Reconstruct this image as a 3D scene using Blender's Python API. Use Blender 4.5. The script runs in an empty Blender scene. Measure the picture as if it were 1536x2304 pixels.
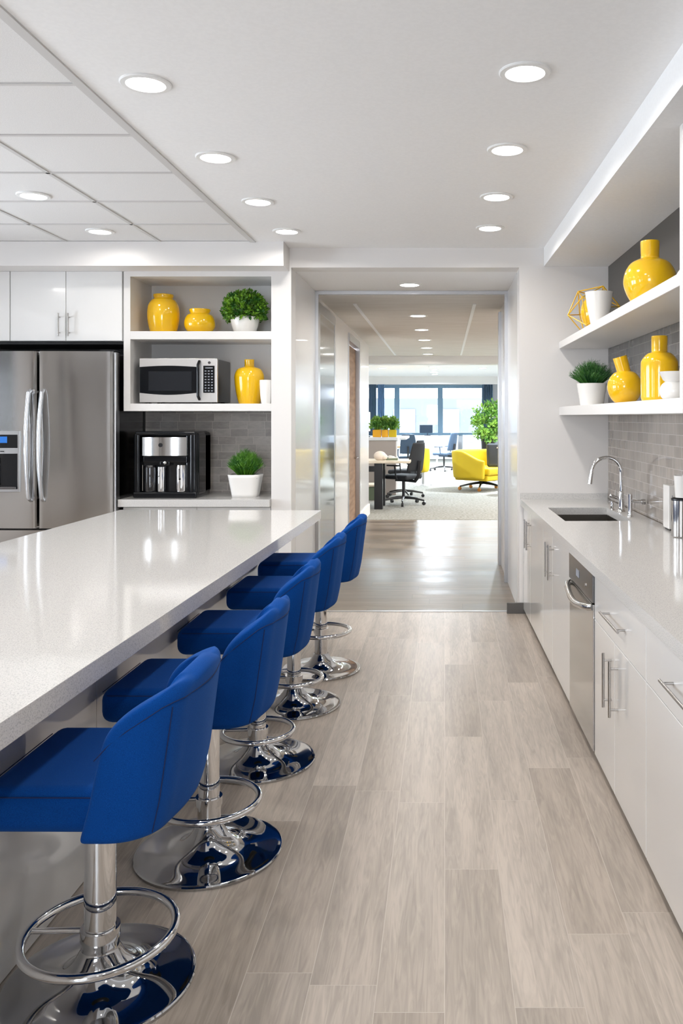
import bpy, bmesh, math, random
from mathutils import Vector, Matrix, noise
random.seed(7)
S = bpy.context.scene
C = S.collection
PI = math.pi

# ---------------------------------------------------------------- camera, world, exposure
EYE = 1.58
cd = bpy.data.cameras.new('camera')
cam = bpy.data.objects.new('camera', cd); C.objects.link(cam)
cam.location = (0, 0, EYE); cam.rotation_euler = (PI / 2, 0, 0)
cd.lens = 36 * 1900 / 2304; cd.sensor_width = 36
cd.shift_x = -232 / 2304; cd.shift_y = -214 / 2304
cd.clip_start = 0.02; cd.clip_end = 200
S.camera = cam
w = bpy.data.worlds.new('sky'); S.world = w; w.use_nodes = True
w.node_tree.nodes['Background'].inputs[0].default_value = (0.93, 0.95, 1.0, 1)
w.node_tree.nodes['Background'].inputs[1].default_value = 12.5
S.view_settings.view_transform = 'Standard'; S.view_settings.look = 'None'
S.view_settings.gamma = 1; S.view_settings.use_curve_mapping = False
S.view_settings.exposure = 0.38
DOWN_W = 4.8          # watts of one kitchen downlight
PASS_W = 12.0          # passage downlight
OFFICE_W = 210.0        # office downlight
S.cycles.use_denoising = True
S.cycles.max_bounces = 10; S.cycles.diffuse_bounces = 6; S.cycles.glossy_bounces = 6
S.cycles.transparent_max_bounces = 12; S.cycles.sample_clamp_indirect = 6
S.cycles.caustics_reflective = False; S.cycles.caustics_refractive = False


def X(px, Y): return (px - 1000) * Y / 1900        # metres right of the lens for a thing Y metres away
def Hh(py, Y): return EYE - (py - 938) * Y / 1900   # its height

# ---------------------------------------------------------------- materials
def mat(name, col, rough=.5, metal=0, coat=0, emit=None, es=0, spec=None, sheen=0, coatr=.05):
    m = bpy.data.materials.new(name); m.use_nodes = True
    b = m.node_tree.nodes['Principled BSDF']
    b.inputs['Base Color'].default_value = (*col, 1); b.inputs['Roughness'].default_value = rough
    b.inputs['Metallic'].default_value = metal; b.inputs['Coat Weight'].default_value = coat
    b.inputs['Coat Roughness'].default_value = coatr
    b.inputs['Sheen Weight'].default_value = sheen
    if spec is not None: b.inputs['Specular IOR Level'].default_value = spec
    if emit: b.inputs['Emission Color'].default_value = (*emit, 1); b.inputs['Emission Strength'].default_value = es
    return m

def nodes(m):
    nt = m.node_tree
    return nt, nt.nodes['Principled BSDF'], nt.nodes.new, nt.links.new

def noise_col(m, c0, c1, scale, lo=.4, hi=.6, stretch=(1, 1, 1), detail=4, bump=0, coords='Object'):
    nt, b, N, L = nodes(m)
    tc = N('ShaderNodeTexCoord'); mp = N('ShaderNodeMapping'); mp.inputs['Scale'].default_value = stretch
    nz = N('ShaderNodeTexNoise'); nz.inputs['Scale'].default_value = scale; nz.inputs['Detail'].default_value = detail
    cr = N('ShaderNodeValToRGB'); e = cr.color_ramp.elements
    e[0].position = lo; e[1].position = hi; e[0].color = (*c0, 1); e[1].color = (*c1, 1)
    L(tc.outputs[coords], mp.inputs[0]); L(mp.outputs[0], nz.inputs['Vector']); L(nz.outputs[0], cr.inputs[0])
    L(cr.outputs[0], b.inputs['Base Color'])
    if bump:
        bp = N('ShaderNodeBump'); bp.inputs['Strength'].default_value = bump; bp.inputs['Distance'].default_value = .002
        L(nz.outputs[0], bp.inputs['Height']); L(bp.outputs[0], b.inputs['Normal'])
    return m

M = {}
M['paint'] = mat('white_wall_paint', (.745, .725, .71), .45)
M['satin'] = mat('satin_wall_panel', (.74, .735, .73), .26, 0, .3)
M['ceiling'] = noise_col(mat('ceiling_paint', (.80, .80, .80), .8), (.865, .865, .865), (.885, .885, .885), 60)
M['ceil_tile'] = noise_col(mat('ceiling_tile', (.76, .76, .75), .9), (.72, .715, .71), (.78, .775, .77), 220, bump=.2)
M['pass_ceil'] = noise_col(mat('passage_ceiling_board', (.70, .68, .64), .8), (.66, .635, .60), (.72, .70, .67), 9, stretch=(.25, 3, 1))
M['grid'] = mat('ceiling_grid_metal', (.58, .57, .56), .5)
M['lacquer'] = mat('white_gloss_lacquer', (.80, .795, .785), .12, 0, .6)
M['cabinet_core'] = mat('grey_cabinet_core', (.22, .21, .20), .7)  # white carcass greyed: the shade in the door gaps is put into its colour
M['shelf'] = mat('white_shelf_board', (.75, .735, .72), .35)
M['quartz'] = noise_col(mat('white_quartz', (.8, .8, .8), .08, 0, .0), (.46, .455, .45), (.635, .622, .605), 260, .36, .50, detail=2)
M['quartz2'] = M['quartz']
M['chrome'] = mat('polished_chrome', (.78, .78, .79), .045, 1)
M['base_chrome'] = mat('dark_polished_chrome', (.52, .52, .53), .04, 1)  # dark reflections on the stool bases are put into the chrome colour
M['pale_steel'] = mat('pale_brushed_steel', (.74, .72, .70), .34, 1)
M['satin_steel'] = mat('satin_handle_steel', (.50, .48, .46), .25, 1)
M['steel'] = mat('brushed_stainless_steel', (.56, .55, .54), .26, 1)
M['dark_steel'] = mat('dark_stainless_steel', (.22, .22, .23), .22, 1)
M['sink'] = mat('sink_steel', (.17, .155, .135), .35, 1)
M['alu'] = mat('aluminium_frame', (.55, .55, .56), .3, 1)
M['black'] = mat('black_plastic', (.012, .012, .014), .3)
M['gloss_black'] = mat('gloss_black_plastic', (.005, .006, .008), .10, 0, 0, spec=.4)
M['dark_gap'] = mat('dark_recess_board', (.012, .012, .012), .6)  # darkness of the refrigerator gap, put into a near-black sheet
M['toe'] = mat('dark_toe_kick', (.06, .058, .05), .5)
M['white_cer'] = mat('white_ceramic', (.83, .81, .78), .25, 0, .3)
M['yellow'] = mat('yellow_glazed_ceramic', (.86, .51, .006), .12, 0, .45)
M['yellow_wire'] = mat('yellow_wire_paint', (.80, .47, .012), .3)
M['yellow_up'] = mat('yellow_upholstery', (.62, .44, .008), .7)
M['orange_pot'] = mat('orange_planter', (.85, .42, .01), .4)
M['blue'] = noise_col(mat('blue_wool_fabric', (.01, .06, .3), .95, sheen=.12, spec=.10), (.001, .038, .195), (.002, .060, .285), 650, .35, .65, bump=.25)
M['blue'].node_tree.nodes['Principled BSDF'].inputs['Sheen Tint'].default_value = (.25, .5, 1, 1)
M['blue_seam'] = mat('navy_seam_thread', (.003, .014, .075), .9)
M['leaf_box'] = noise_col(mat('boxwood_leaf', (.06, .2, .02), .45), (.020, .11, .012), (.17, .36, .02), 14)
M['leaf_grass'] = noise_col(mat('grassy_leaf', (.05, .2, .02), .5), (.022, .13, .012), (.11, .30, .02), 16)
M['leaf_dark'] = noise_col(mat('dark_grassy_leaf', (.03, .13, .02), .5), (.015, .085, .02), (.06, .20, .03), 16)
M['leaf_light'] = noise_col(mat('light_green_leaf', (.3, .5, .08), .5), (.07, .22, .03), (.27, .45, .06), 5)
M['soil'] = mat('potting_soil', (.02, .013, .008), .9)
M['mesh_black'] = mat('black_chair_fabric', (.012, .014, .018), .7)
M['slate'] = mat('slate_chair_fabric', (.035, .06, .10), .7)
M['desk_wood'] = noise_col(mat('pale_desk_board', (.6, .5, .38), .4), (.62, .54, .42), (.72, .64, .52), 6, stretch=(1, 8, 1))
M['orange_wood'] = mat('orange_wood_top', (.75, .42, .16), .4)
M['taupe'] = mat('taupe_panel', (.42, .37, .34), .5)
M['office_white'] = mat('office_white_laminate', (.78, .80, .83), .4)
M['win_frame'] = mat('blue_grey_window_frame', (.20, .34, .46), .5)  # frame colour lightened to include bloom from the bright panes
M['curtain'] = mat('slate_curtain', (.12, .20, .30), .85)
M['curtain_b'] = mat('blue_sheer_curtain', (.22, .38, .60), .85)
M['facade'] = mat('blue_grey_building_render', (.050, .060, .074), .8)
M['facade_win'] = mat('building_window_glass', (.10, .11, .12), .3)
M['lamp'] = mat('downlight_lens', (.9, .9, .9), .4, emit=(1, .97, .93), es=14)
M['trimring'] = mat('downlight_trim', (.82, .82, .81), .35)
M['strip'] = mat('ceiling_strip', (.85, .87, .9), .4)
M['lcd'] = mat('blue_lcd_screen', (.01, .08, .3), .3, emit=(.01, .16, .55), es=.5)
M['lcd_green'] = mat('green_lcd_screen', (.01, .2, .05), .3, emit=(.02, .30, .08), es=.35)
M['micro_glass'] = mat('dark_oven_window', (.018, .02, .024), .15, 0, 0, spec=.3)
M['key_grey'] = mat('pale_keypad_print', (.30, .32, .36), .5)
M['screen'] = mat('lit_monitor_screen', (.7, .8, .9), .4, emit=(.8, .92, 1), es=1.2)
M['skirting'] = mat('white_skirting', (.75, .74, .73), .4)
M['grey_base'] = mat('grey_rubber_base', (.10, .095, .09), .5)
M['paper'] = mat('crumpled_paper', (.75, .66, .58), .8)
M['green_tray'] = mat('green_grey_tray', (.16, .2, .13), .6)
M['amber'] = mat('copper_caster', (.6, .25, .05), .3, .5)
M['grey_pillow'] = mat('charcoal_cushion', (.045, .05, .058), .9)

# brushed look
for k, sc in (('steel', (60, 60, 1.0)), ('dark_steel', (60, 60, 1))):
    nt, b, N, L = nodes(M[k])
    tc = N('ShaderNodeTexCoord'); mp = N('ShaderNodeMapping'); mp.inputs['Scale'].default_value = sc
    nz = N('ShaderNodeTexNoise'); nz.inputs['Scale'].default_value = 4; nz.inputs['Detail'].default_value = 3
    mr = N('ShaderNodeMapRange'); mr.inputs[3].default_value = .12; mr.inputs[4].default_value = .16
    L(tc.outputs['Object'], mp.inputs[0]); L(mp.outputs[0], nz.inputs['Vector']); L(nz.outputs[0], mr.inputs[0])
    L(mr.outputs[0], b.inputs['Roughness'])

def glass_mat(name, tint, refl=.12):
    m = bpy.data.materials.new(name); m.use_nodes = True
    nt = m.node_tree; nt.nodes.clear(); N, L = nt.nodes.new, nt.links.new
    o = N('ShaderNodeOutputMaterial'); t = N('ShaderNodeBsdfTransparent'); t.inputs[0].default_value = (*tint, 1)
    g = N('ShaderNodeBsdfGlossy'); g.inputs['Roughness'].default_value = .02
    mx = N('ShaderNodeMixShader'); fr = N('ShaderNodeFresnel'); fr.inputs[0].default_value = 1.45
    L(fr.outputs[0], mx.inputs[0]); L(t.outputs[0], mx.inputs[1]); L(g.outputs[0], mx.inputs[2]); L(mx.outputs[0], o.inputs[0])
    return m
M['glass'] = glass_mat('window_glass', (.93, .97, 1))
M['door_glass'] = mat('smoked_door_glass', (.20, .21, .23), .12, .75, .6)
M['coffee_glass'] = mat('dark_carafe_glass', (.01, .01, .012), .04, 0, 1)

def brick_mat(name, axes, bw, rh, cols, mortar, msize, rough, offset=.5, grain=None, coat=0, rough2=None, bump=.0, freq=2):
    """axes: which object axes run along the brick and across the rows"""
    m = mat(name, cols[0], rough, 0, coat)
    nt, b, N, L = nodes(m)
    tc = N('ShaderNodeTexCoord'); sp = N('ShaderNodeSeparateXYZ'); cb = N('ShaderNodeCombineXYZ')
    L(tc.outputs['Object'], sp.inputs[0])
    L(sp.outputs[axes[0]], cb.inputs[0]); L(sp.outputs[axes[1]], cb.inputs[1])
    # row-wise random shift of the joints
    dv = N('ShaderNodeMath'); dv.operation = 'DIVIDE'; dv.inputs[1].default_value = rh
    fl = N('ShaderNodeMath'); fl.operation = 'FLOOR'
    wn = N('ShaderNodeTexWhiteNoise'); wn.noise_dimensions = '1D'
    ml = N('ShaderNodeMath'); ml.operation = 'MULTIPLY'; ml.inputs[1].default_value = bw
    ad = N('ShaderNodeMath'); ad.operation = 'ADD'
    L(sp.outputs[axes[1]], dv.inputs[0]); L(dv.outputs[0], fl.inputs[0]); L(fl.outputs[0], wn.inputs['W'])
    L(wn.outputs['Value'], ml.inputs[0]); L(sp.outputs[axes[0]], ad.inputs[0]); L(ml.outputs[0], ad.inputs[1])
    L(ad.outputs[0], cb.inputs[0])
    # id of each brick
    dx = N('ShaderNodeMath'); dx.operation = 'DIVIDE'; dx.inputs[1].default_value = bw
    fx = N('ShaderNodeMath'); fx.operation = 'FLOOR'
    L(ad.outputs[0], dx.inputs[0]); L(dx.outputs[0], fx.inputs[0])
    idv = N('ShaderNodeCombineXYZ'); L(fx.outputs[0], idv.inputs[0]); L(fl.outputs[0], idv.inputs[1])
    wid = N('ShaderNodeTexWhiteNoise'); wid.noise_dimensions = '3D'; L(idv.outputs[0], wid.inputs['Vector'])
    cr = N('ShaderNodeValToRGB'); e = cr.color_ramp.elements
    e[0].color = (*cols[0], 1); e[1].color = (*cols[-1], 1)
    for i, c in enumerate(cols[1:-1]):
        n = e.new((i + 1) / (len(cols) - 1)); n.color = (*c, 1)
    L(wid.outputs['Value'], cr.inputs[0])
    col = cr.outputs[0]
    if grain:
        mp = N('ShaderNodeMapping'); mp.inputs['Scale'].default_value = grain[0]
        av = N('ShaderNodeVectorMath'); av.operation = 'MULTIPLY_ADD'; av.inputs[1].default_value = (7, 7, 7)
        L(idv.outputs[0], av.inputs[0]); L(tc.outputs['Object'], av.inputs[2])
        L(av.outputs[0], mp.inputs[0])
        nz = N('ShaderNodeTexNoise'); nz.inputs['Scale'].default_value = grain[1]; nz.inputs['Detail'].default_value = 6
        nz.inputs['Distortion'].default_value = grain[2]
        L(mp.outputs[0], nz.inputs['Vector'])
        n2 = N('ShaderNodeTexNoise'); n2.inputs['Scale'].default_value = grain[1] * .28; n2.inputs['Detail'].default_value = 3
        n2.inputs['Distortion'].default_value = .6
        L(mp.outputs[0], n2.inputs['Vector'])
        s_ = N('ShaderNodeMath'); s_.operation = 'ADD'; L(nz.outputs[0], s_.inputs[0]); L(n2.outputs[0], s_.inputs[1])
        mr = N('ShaderNodeMapRange'); mr.inputs[1].default_value = .75; mr.inputs[2].default_value = 1.25
        mr.inputs[3].default_value = grain[3]; mr.inputs[4].default_value = grain[4]
        L(s_.outputs[0], mr.inputs[0])
        mm = N('ShaderNodeVectorMath'); mm.operation = 'SCALE'; L(col, mm.inputs[0]); L(mr.outputs[0], mm.inputs['Scale'])
        col = mm.outputs[0]
    # joints
    def edge(src, size, half):
        f = N('ShaderNodeMath'); f.operation = 'FRACT'; L(src, f.inputs[0])
        a = N('ShaderNodeMath'); a.operation = 'SUBTRACT'; a.inputs[1].default_value = .5; L(f.outputs[0], a.inputs[0])
        c = N('ShaderNodeMath'); c.operation = 'ABSOLUTE'; L(a.outputs[0], c.inputs[0])
        g = N('ShaderNodeMath'); g.operation = 'GREATER_THAN'; g.inputs[1].default_value = .5 - half / size; L(c.outputs[0], g.inputs[0])
        return g.outputs[0]
    ex = edge(dx.outputs[0], bw, msize); ey = edge(dv.outputs[0], rh, msize)
    mxm = N('ShaderNodeMath'); mxm.operation = 'MAXIMUM'; L(ex, mxm.inputs[0]); L(ey, mxm.inputs[1])
    mix = N('ShaderNodeMix'); mix.data_type = 'RGBA'
    L(mxm.outputs[0], mix.inputs[0]); L(col, mix.inputs[6]); mix.inputs[7].default_value = (*mortar, 1)
    L(mix.outputs[2], b.inputs['Base Color'])
    if rough2 is not None:
        r = N('ShaderNodeMapRange'); r.inputs[3].default_value = rough; r.inputs[4].default_value = rough2
        L(wid.outputs['Value'], r.inputs[0]); L(r.outputs[0], b.inputs['Roughness'])
    if bump:
        bp = N('ShaderNodeBump'); bp.invert = True; bp.inputs['Strength'].default_value = bump; bp.inputs['Distance'].default_value = .002
        L(mxm.outputs[0], bp.inputs['Height']); L(bp.outputs[0], b.inputs['Normal'])
    return m

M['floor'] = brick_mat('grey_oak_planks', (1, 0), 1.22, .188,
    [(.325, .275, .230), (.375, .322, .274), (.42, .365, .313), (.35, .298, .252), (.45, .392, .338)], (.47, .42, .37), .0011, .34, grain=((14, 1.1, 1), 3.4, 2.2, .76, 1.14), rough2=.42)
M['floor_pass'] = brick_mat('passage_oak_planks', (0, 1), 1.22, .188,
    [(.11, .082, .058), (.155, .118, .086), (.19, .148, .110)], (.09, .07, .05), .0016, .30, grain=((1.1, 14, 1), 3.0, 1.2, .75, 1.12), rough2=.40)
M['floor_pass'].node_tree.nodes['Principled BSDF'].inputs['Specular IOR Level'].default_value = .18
M['tile'] = brick_mat('grey_stone_tile', (1, 2), .152, .067,
    [(.21, .175, .145), (.29, .245, .205), (.24, .202, .168), (.34, .29, .245), (.27, .235, .205)], (.54, .49, .44), .0016, .10, coat=.3,
    grain=((1, 12, 1.2), 5, .8, .82, 1.14), rough2=.2, bump=.5)
M['tile_back'] = brick_mat('grey_stone_tile_back', (0, 2), .152, .067,
    [(.36, .33, .305), (.44, .405, .38), (.40, .37, .345), (.52, .485, .455), (.42, .39, .365)], (.64, .60, .56), .0018, .12, coat=.3,
    grain=((4, 1, 10), 4, .8, .85, 1.12), rough2=.22, bump=.5)
M['tile_dark'] = brick_mat('charcoal_stone_tile', (1, 2), .152, .067,  # same tile pattern in darker tones, used between the shelves
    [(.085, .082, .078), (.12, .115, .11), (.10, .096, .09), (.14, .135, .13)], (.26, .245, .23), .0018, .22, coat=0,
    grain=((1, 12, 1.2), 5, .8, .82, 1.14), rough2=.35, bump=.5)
M['dark_panel'] = mat('dark_grey_wall_paint', (.065, .060, .055), .4)  # plain dark grey for the wall above the upper shelf
M['carpet'] = noise_col(mat('grey_carpet', (.3, .3, .27), 1.0, spec=.1), (.20, .195, .17), (.34, .33, .30), 26, .35, .65, detail=8, bump=.4)
M['wood_door'] = noise_col(mat('brown_wood_veneer', (.4, .28, .18), .6, spec=.2), (.17, .10, .06), (.32, .21, .135), 2.2, .3, .7, stretch=(1, 1, 8), detail=6)

# ---------------------------------------------------------------- mesh helpers
class MB:
    def __init__(s): s.bm = bmesh.new()
    def box(s, x0, x1, y0, y1, z0, z1, bev=0, seg=2, rot=None, piv=None):
        r = bmesh.ops.create_cube(s.bm, size=1)
        vs = r['verts']
        for v in vs:
            v.co = Vector(((x0 + x1) / 2 + v.co.x * (x1 - x0), (y0 + y1) / 2 + v.co.y * (y1 - y0), (z0 + z1) / 2 + v.co.z * (z1 - z0)))
        if bev:
            es = list({e for v in vs for e in v.link_edges})
            rr = bmesh.ops.bevel(s.bm, geom=es, offset=bev, segments=seg, affect='EDGES', profile=.5)
            vs = list({v for f in rr['faces'] for v in f.verts} | {v for v in vs if v.is_valid})
        if rot is not None:
            p = Vector(piv if piv else ((x0 + x1) / 2, (y0 + y1) / 2, (z0 + z1) / 2))
            for v in vs: v.co = rot @ (v.co - p) + p
        return s
    def cyl(s, p0, p1, r0, r1=None, n=24, cap=True):
        if r1 is None: r1 = r0
        p0, p1 = Vector(p0), Vector(p1); d = (p1 - p0).normalized()
        q = d.to_track_quat('Z', 'Y').to_matrix()
        a = [s.bm.verts.new(p0 + q @ Vector((r0 * math.cos(2 * PI * i / n), r0 * math.sin(2 * PI * i / n), 0))) for i in range(n)]
        b = [s.bm.verts.new(p1 + q @ Vector((r1 * math.cos(2 * PI * i / n), r1 * math.sin(2 * PI * i / n), 0))) for i in range(n)]
        for i in range(n): s.bm.faces.new((a[i], a[(i + 1) % n], b[(i + 1) % n], b[i]))
        if cap: s.bm.faces.new(a[::-1]); s.bm.faces.new(b)
        return s
    def lathe(s, prof, c=(0, 0, 0), n=40, sx=1, sy=1):
        c = Vector(c); rings = []
        for r, z in prof:
            if r < 1e-5: rings.append([s.bm.verts.new(c + Vector((0, 0, z)))])
            else: rings.append([s.bm.verts.new(c + Vector((r * sx * math.cos(2 * PI * i / n), r * sy * math.sin(2 * PI * i / n), z))) for i in range(n)])
        for A, B in zip(rings, rings[1:]):
            for i in range(n):
                j = (i + 1) % n
                if len(A) == 1 and len(B) == 1: continue
                if len(A) == 1: s.bm.faces.new((A[0], B[j], B[i]))
                elif len(B) == 1: s.bm.faces.new((A[i], A[j], B[0]))
                else: s.bm.faces.new((A[i], A[j], B[j], B[i]))
        return s
    def tube(s, pts, r, n=12, closed=False, flat=1.0):
        pts = [Vector(p) for p in pts]; m = len(pts); rings = []; up = None
        for i, p in enumerate(pts):
            a = pts[(i - 1) % m] if (closed or i > 0) else p
            b = pts[(i + 1) % m] if (closed or i < m - 1) else p
            t = (b - a).normalized()
            if up is None: up = t.orthogonal().normalized()
            up = (up - t * up.dot(t))
            up = up.normalized() if up.length > 1e-6 else t.orthogonal().normalized()
            sd = t.cross(up); rr = r[i] if isinstance(r, (list, tuple)) else r
            rings.append([s.bm.verts.new(p + up * rr * math.cos(2 * PI * k / n) + sd * rr * flat * math.sin(2 * PI * k / n)) for k in range(n)])
        pairs = list(zip(rings, rings[1:]))
        if closed:
            A, B = rings[-1], rings[0]
            off = min(range(n), key=lambda o: sum((A[k].co - B[(k + o) % n].co).length for k in range(n)))
            pairs.append((A, B[off:] + B[:off]))
        for A, B in pairs:
            for k in range(n): s.bm.faces.new((A[k], A[(k + 1) % n], B[(k + 1) % n], B[k]))
        if not closed: s.bm.faces.new(rings[0][::-1]); s.bm.faces.new(rings[-1])
        return s
    def prism(s, poly, z0, z1, axis='z'):
        def P(a, b, z):
            return {'z': (a, b, z), 'y': (a, z, b), 'x': (z, a, b)}[axis]
        A = [s.bm.verts.new(P(a, b, z0)) for a, b in poly]; B = [s.bm.verts.new(P(a, b, z1)) for a, b in poly]
        n = len(poly)
        for i in range(n): s.bm.faces.new((A[i], A[(i + 1) % n], B[(i + 1) % n], B[i]))
        s.bm.faces.new(A[::-1]); s.bm.faces.new(B)
        return s
    def grid(s, fn, nu, nv, closeu=False):
        V = [[s.bm.verts.new(fn(i / (nu if closeu else nu - 1), j / (nv - 1))) for j in range(nv)] for i in range(nu)]
        for i in range(nu if closeu else nu - 1):
            for j in range(nv - 1):
                k = (i + 1) % nu
                s.bm.faces.new((V[i][j], V[k][j], V[k][j + 1], V[i][j + 1]))
        return s
    def sphere(s, c, r, u=20, v=12, sc=(1, 1, 1)):
        rr = bmesh.ops.create_uvsphere(s.bm, u_segments=u, v_segments=v, radius=r)
        for q in rr['verts']: q.co = Vector(c) + Vector((q.co.x * sc[0], q.co.y * sc[1], q.co.z * sc[2]))
        return s

def part(parent, name, mb, m, loc=None, smooth=True, angle=.6, wn=True):
    bmesh.ops.recalc_face_normals(mb.bm, faces=mb.bm.faces)
    me = bpy.data.meshes.new(name); mb.bm.to_mesh(me); mb.bm.free()
    if smooth:
        me.shade_smooth()
        me.set_sharp_from_angle(angle=angle)
    me.materials.append(M[m] if isinstance(m, str) else m)
    o = bpy.data.objects.new(name, me); C.objects.link(o)
    if parent: o.parent = parent
    if loc: o.location = loc
    if smooth and wn:
        md = o.modifiers.new('shading', 'WEIGHTED_NORMAL'); md.keep_sharp = True
    return o

def thing(name, label, cat, loc=(0, 0, 0), rz=0, group=None):
    o = bpy.data.objects.new(name, None); C.objects.link(o); o.empty_display_size = .1
    o.location = loc; o.rotation_euler = (0, 0, rz); o['label'] = label; o['category'] = cat
    if group: o['group'] = group
    return o

def single(name, label, cat, mb, m, loc=(0, 0, 0), rz=0, group=None, **k):
    o = part(None, name, mb, m, loc, **k); o.rotation_euler = (0, 0, rz); o['label'] = label; o['category'] = cat
    if group: o['group'] = group
    return o

def struct(name, mb, m, loc=(0, 0, 0), rz=0, label=None, parent=None):
    o = part(parent, name, mb, m, loc, smooth=True, angle=.3)
    o.rotation_euler = (0, 0, rz)
    if not parent: o['kind'] = 'structure'
    if label: o['label'] = label
    return o

RZ = .01842                                     # the sink wall is not quite parallel to the island
def RP(s, y, z=0): return (s * math.cos(RZ) - y * math.sin(RZ), s * math.sin(RZ) + y * math.cos(RZ), z)
IZ = -.0204
def IP(s, y, z=0): return (s * math.cos(IZ) - y * math.sin(IZ), s * math.sin(IZ) + y * math.cos(IZ), z)

# ---------------------------------------------------------------- structure
CEIL = 2.94; FY = 6.8; PC = 2.745
struct('floor', MB().box(-5.6, 1.9, -3.0, 6.86, -.05, 0), 'floor')
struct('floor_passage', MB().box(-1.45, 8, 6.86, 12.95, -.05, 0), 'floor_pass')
struct('floor_office', MB().box(-8, 8, 12.95, 33.2, -.05, .004), 'carpet')
struct('trim_1', MB().box(-1.235, .601, 6.845, 6.875, -.01, .004), 'alu', label='metal threshold strip across the floor at the passage opening')
struct('ceiling', MB().box(-1.47, 1.9, -3.0, 7.0, CEIL, CEIL + .1), 'ceiling')
g = struct('ceiling_tiled', MB().box(-5.6, -1.47, -3.0, 7.0, CEIL + .006, CEIL + .1), 'ceil_tile')
gb = MB().box(-1.507, -1.465, -3, 6.78, CEIL - .008, CEIL + .03)
for i in range(1, 6): gb.box(-1.49 - .725 * i - .012, -1.49 - .725 * i + .012, -3, 6.78, CEIL, CEIL + .02)
for k in range(0, 16): gb.box(-5.6, -1.5, 6.60 - .628 * k - .010, 6.60 - .628 * k + .010, CEIL, CEIL + .02)
struct('trim_2', gb, 'grid', label='grey metal grid between the ceiling tiles')
# facade wall around the opening
struct('wall_back', MB().box(-1.396, -1.235, FY, 7.0, 0, CEIL).box(-1.235, .601, FY, 7.0, 2.783, CEIL).box(.601, 8, FY, 7.0, 0, CEIL), 'paint')
struct('wall_back_niche', MB().box(-5.6, -1.396, 7.42, 7.5, 0, CEIL).box(-5.6, -1.396, 7.0, 7.42, 2.79, CEIL), 'paint')
added_wins_l = ((-2.3, -1.45), (-.1, .62), (3.1, 4.2), (4.5, 5.7))  # unseen windows added for fill daylight; some placed to streak the refrigerator's reflections
wlb = MB().box(-5.7, -5.6, -3, 7.5, 0, .7).box(-5.7, -5.6, -3, 7.5, 2.5, CEIL)
ed = [-3.0] + [q for ab in added_wins_l for q in ab] + [7.5]
for q in range(0, len(ed), 2): wlb.box(-5.7, -5.6, ed[q], ed[q + 1], .7, 2.5)
struct('wall_left', wlb, 'paint')
def portal(name, sx, sy, loc, rot):
    pd = bpy.data.lights.new(name, 'AREA'); pd.shape = 'RECTANGLE'; pd.size = sx; pd.size_y = sy; pd.cycles.is_portal = True
    po = bpy.data.objects.new(name, pd); C.objects.link(po); po.location = loc; po.rotation_euler = rot
for k_, (a_, b_) in enumerate(added_wins_l):
    t = struct('window_%d' % (11 + k_), MB().box(-5.69, -5.62, a_, a_ + .04, .7, 2.5).box(-5.69, -5.62, b_ - .04, b_, .7, 2.5).box(-5.69, -5.62, a_, b_, .7, .74).box(-5.69, -5.62, a_, b_, 2.46, 2.5), 'alu')
    part(t, 'window_glass', MB().box(-5.66, -5.652, a_ + .04, b_ - .04, .74, 2.46), 'glass')
    portal('window_portal', 1.8, b_ - a_, (-5.72, (a_ + b_) / 2, 1.6), (0, -PI / 2, 0))
added_wins_f = ((-1.9, -.4),)  # unseen window added behind the viewer for frontal fill light
wfb = MB().box(-5.7, 2.2, -3.1, -3.0, 0, .9).box(-5.7, 2.2, -3.1, -3.0, 2.6, CEIL)
ed = [-5.7] + [q for ab in added_wins_f for q in ab] + [2.2]
for q in range(0, len(ed), 2): wfb.box(ed[q], ed[q + 1], -3.1, -3.0, .9, 2.6)
struct('wall_front', wfb, 'paint')
for k_, (a_, b_) in enumerate(added_wins_f):
    t = struct('window_%d' % (21 + k_), MB().box(a_, a_ + .04, -3.09, -3.02, .9, 2.6).box(b_ - .04, b_, -3.09, -3.02, .9, 2.6).box(a_, b_, -3.09, -3.02, .9, .94).box(a_, b_, -3.09, -3.02, 2.56, 2.6), 'alu')
    part(t, 'window_glass', MB().box(a_ + .04, b_ - .04, -3.06, -3.052, .94, 2.56), 'glass')
    portal('window_portal', 1.5, 1.7, ((a_ + b_) / 2, -3.12, 1.75), (PI / 2, 0, 0))
pd = bpy.data.lights.new('office_window_portal', 'AREA'); pd.shape = 'RECTANGLE'; pd.size = 8.4; pd.size_y = 1.95; pd.cycles.is_portal = True
po = bpy.data.objects.new('office_window_portal', pd); C.objects.link(po); po.location = (-2.65, 33.25, 1.84); po.rotation_euler = (-PI / 2, 0, 0)
struct('wall_right', MB().box(0, .1, -10.0, 0, 0, 1.62), 'tile', RP(1.442, FY - .02), RZ)
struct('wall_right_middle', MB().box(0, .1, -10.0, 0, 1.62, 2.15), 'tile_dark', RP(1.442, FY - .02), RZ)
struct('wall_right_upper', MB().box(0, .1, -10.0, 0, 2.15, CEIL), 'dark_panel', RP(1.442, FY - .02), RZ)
struct('trim_3', MB().box(0, .52, -9.8, 0, 2.79, CEIL), 'ceiling', RP(.923, FY - .02), RZ, label='boxed soffit along the ceiling above the sink wall shelves')
struct('trim_4', MB().box(-5.6, -1.25, 6.55, 6.8, 2.752, CEIL + .003), 'paint', label='boxed beam above the tall cabinets')
struct('baseboard_back', MB().box(.50, .70, FY - .02, FY + .002, 0, .085), 'grey_base')
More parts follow.
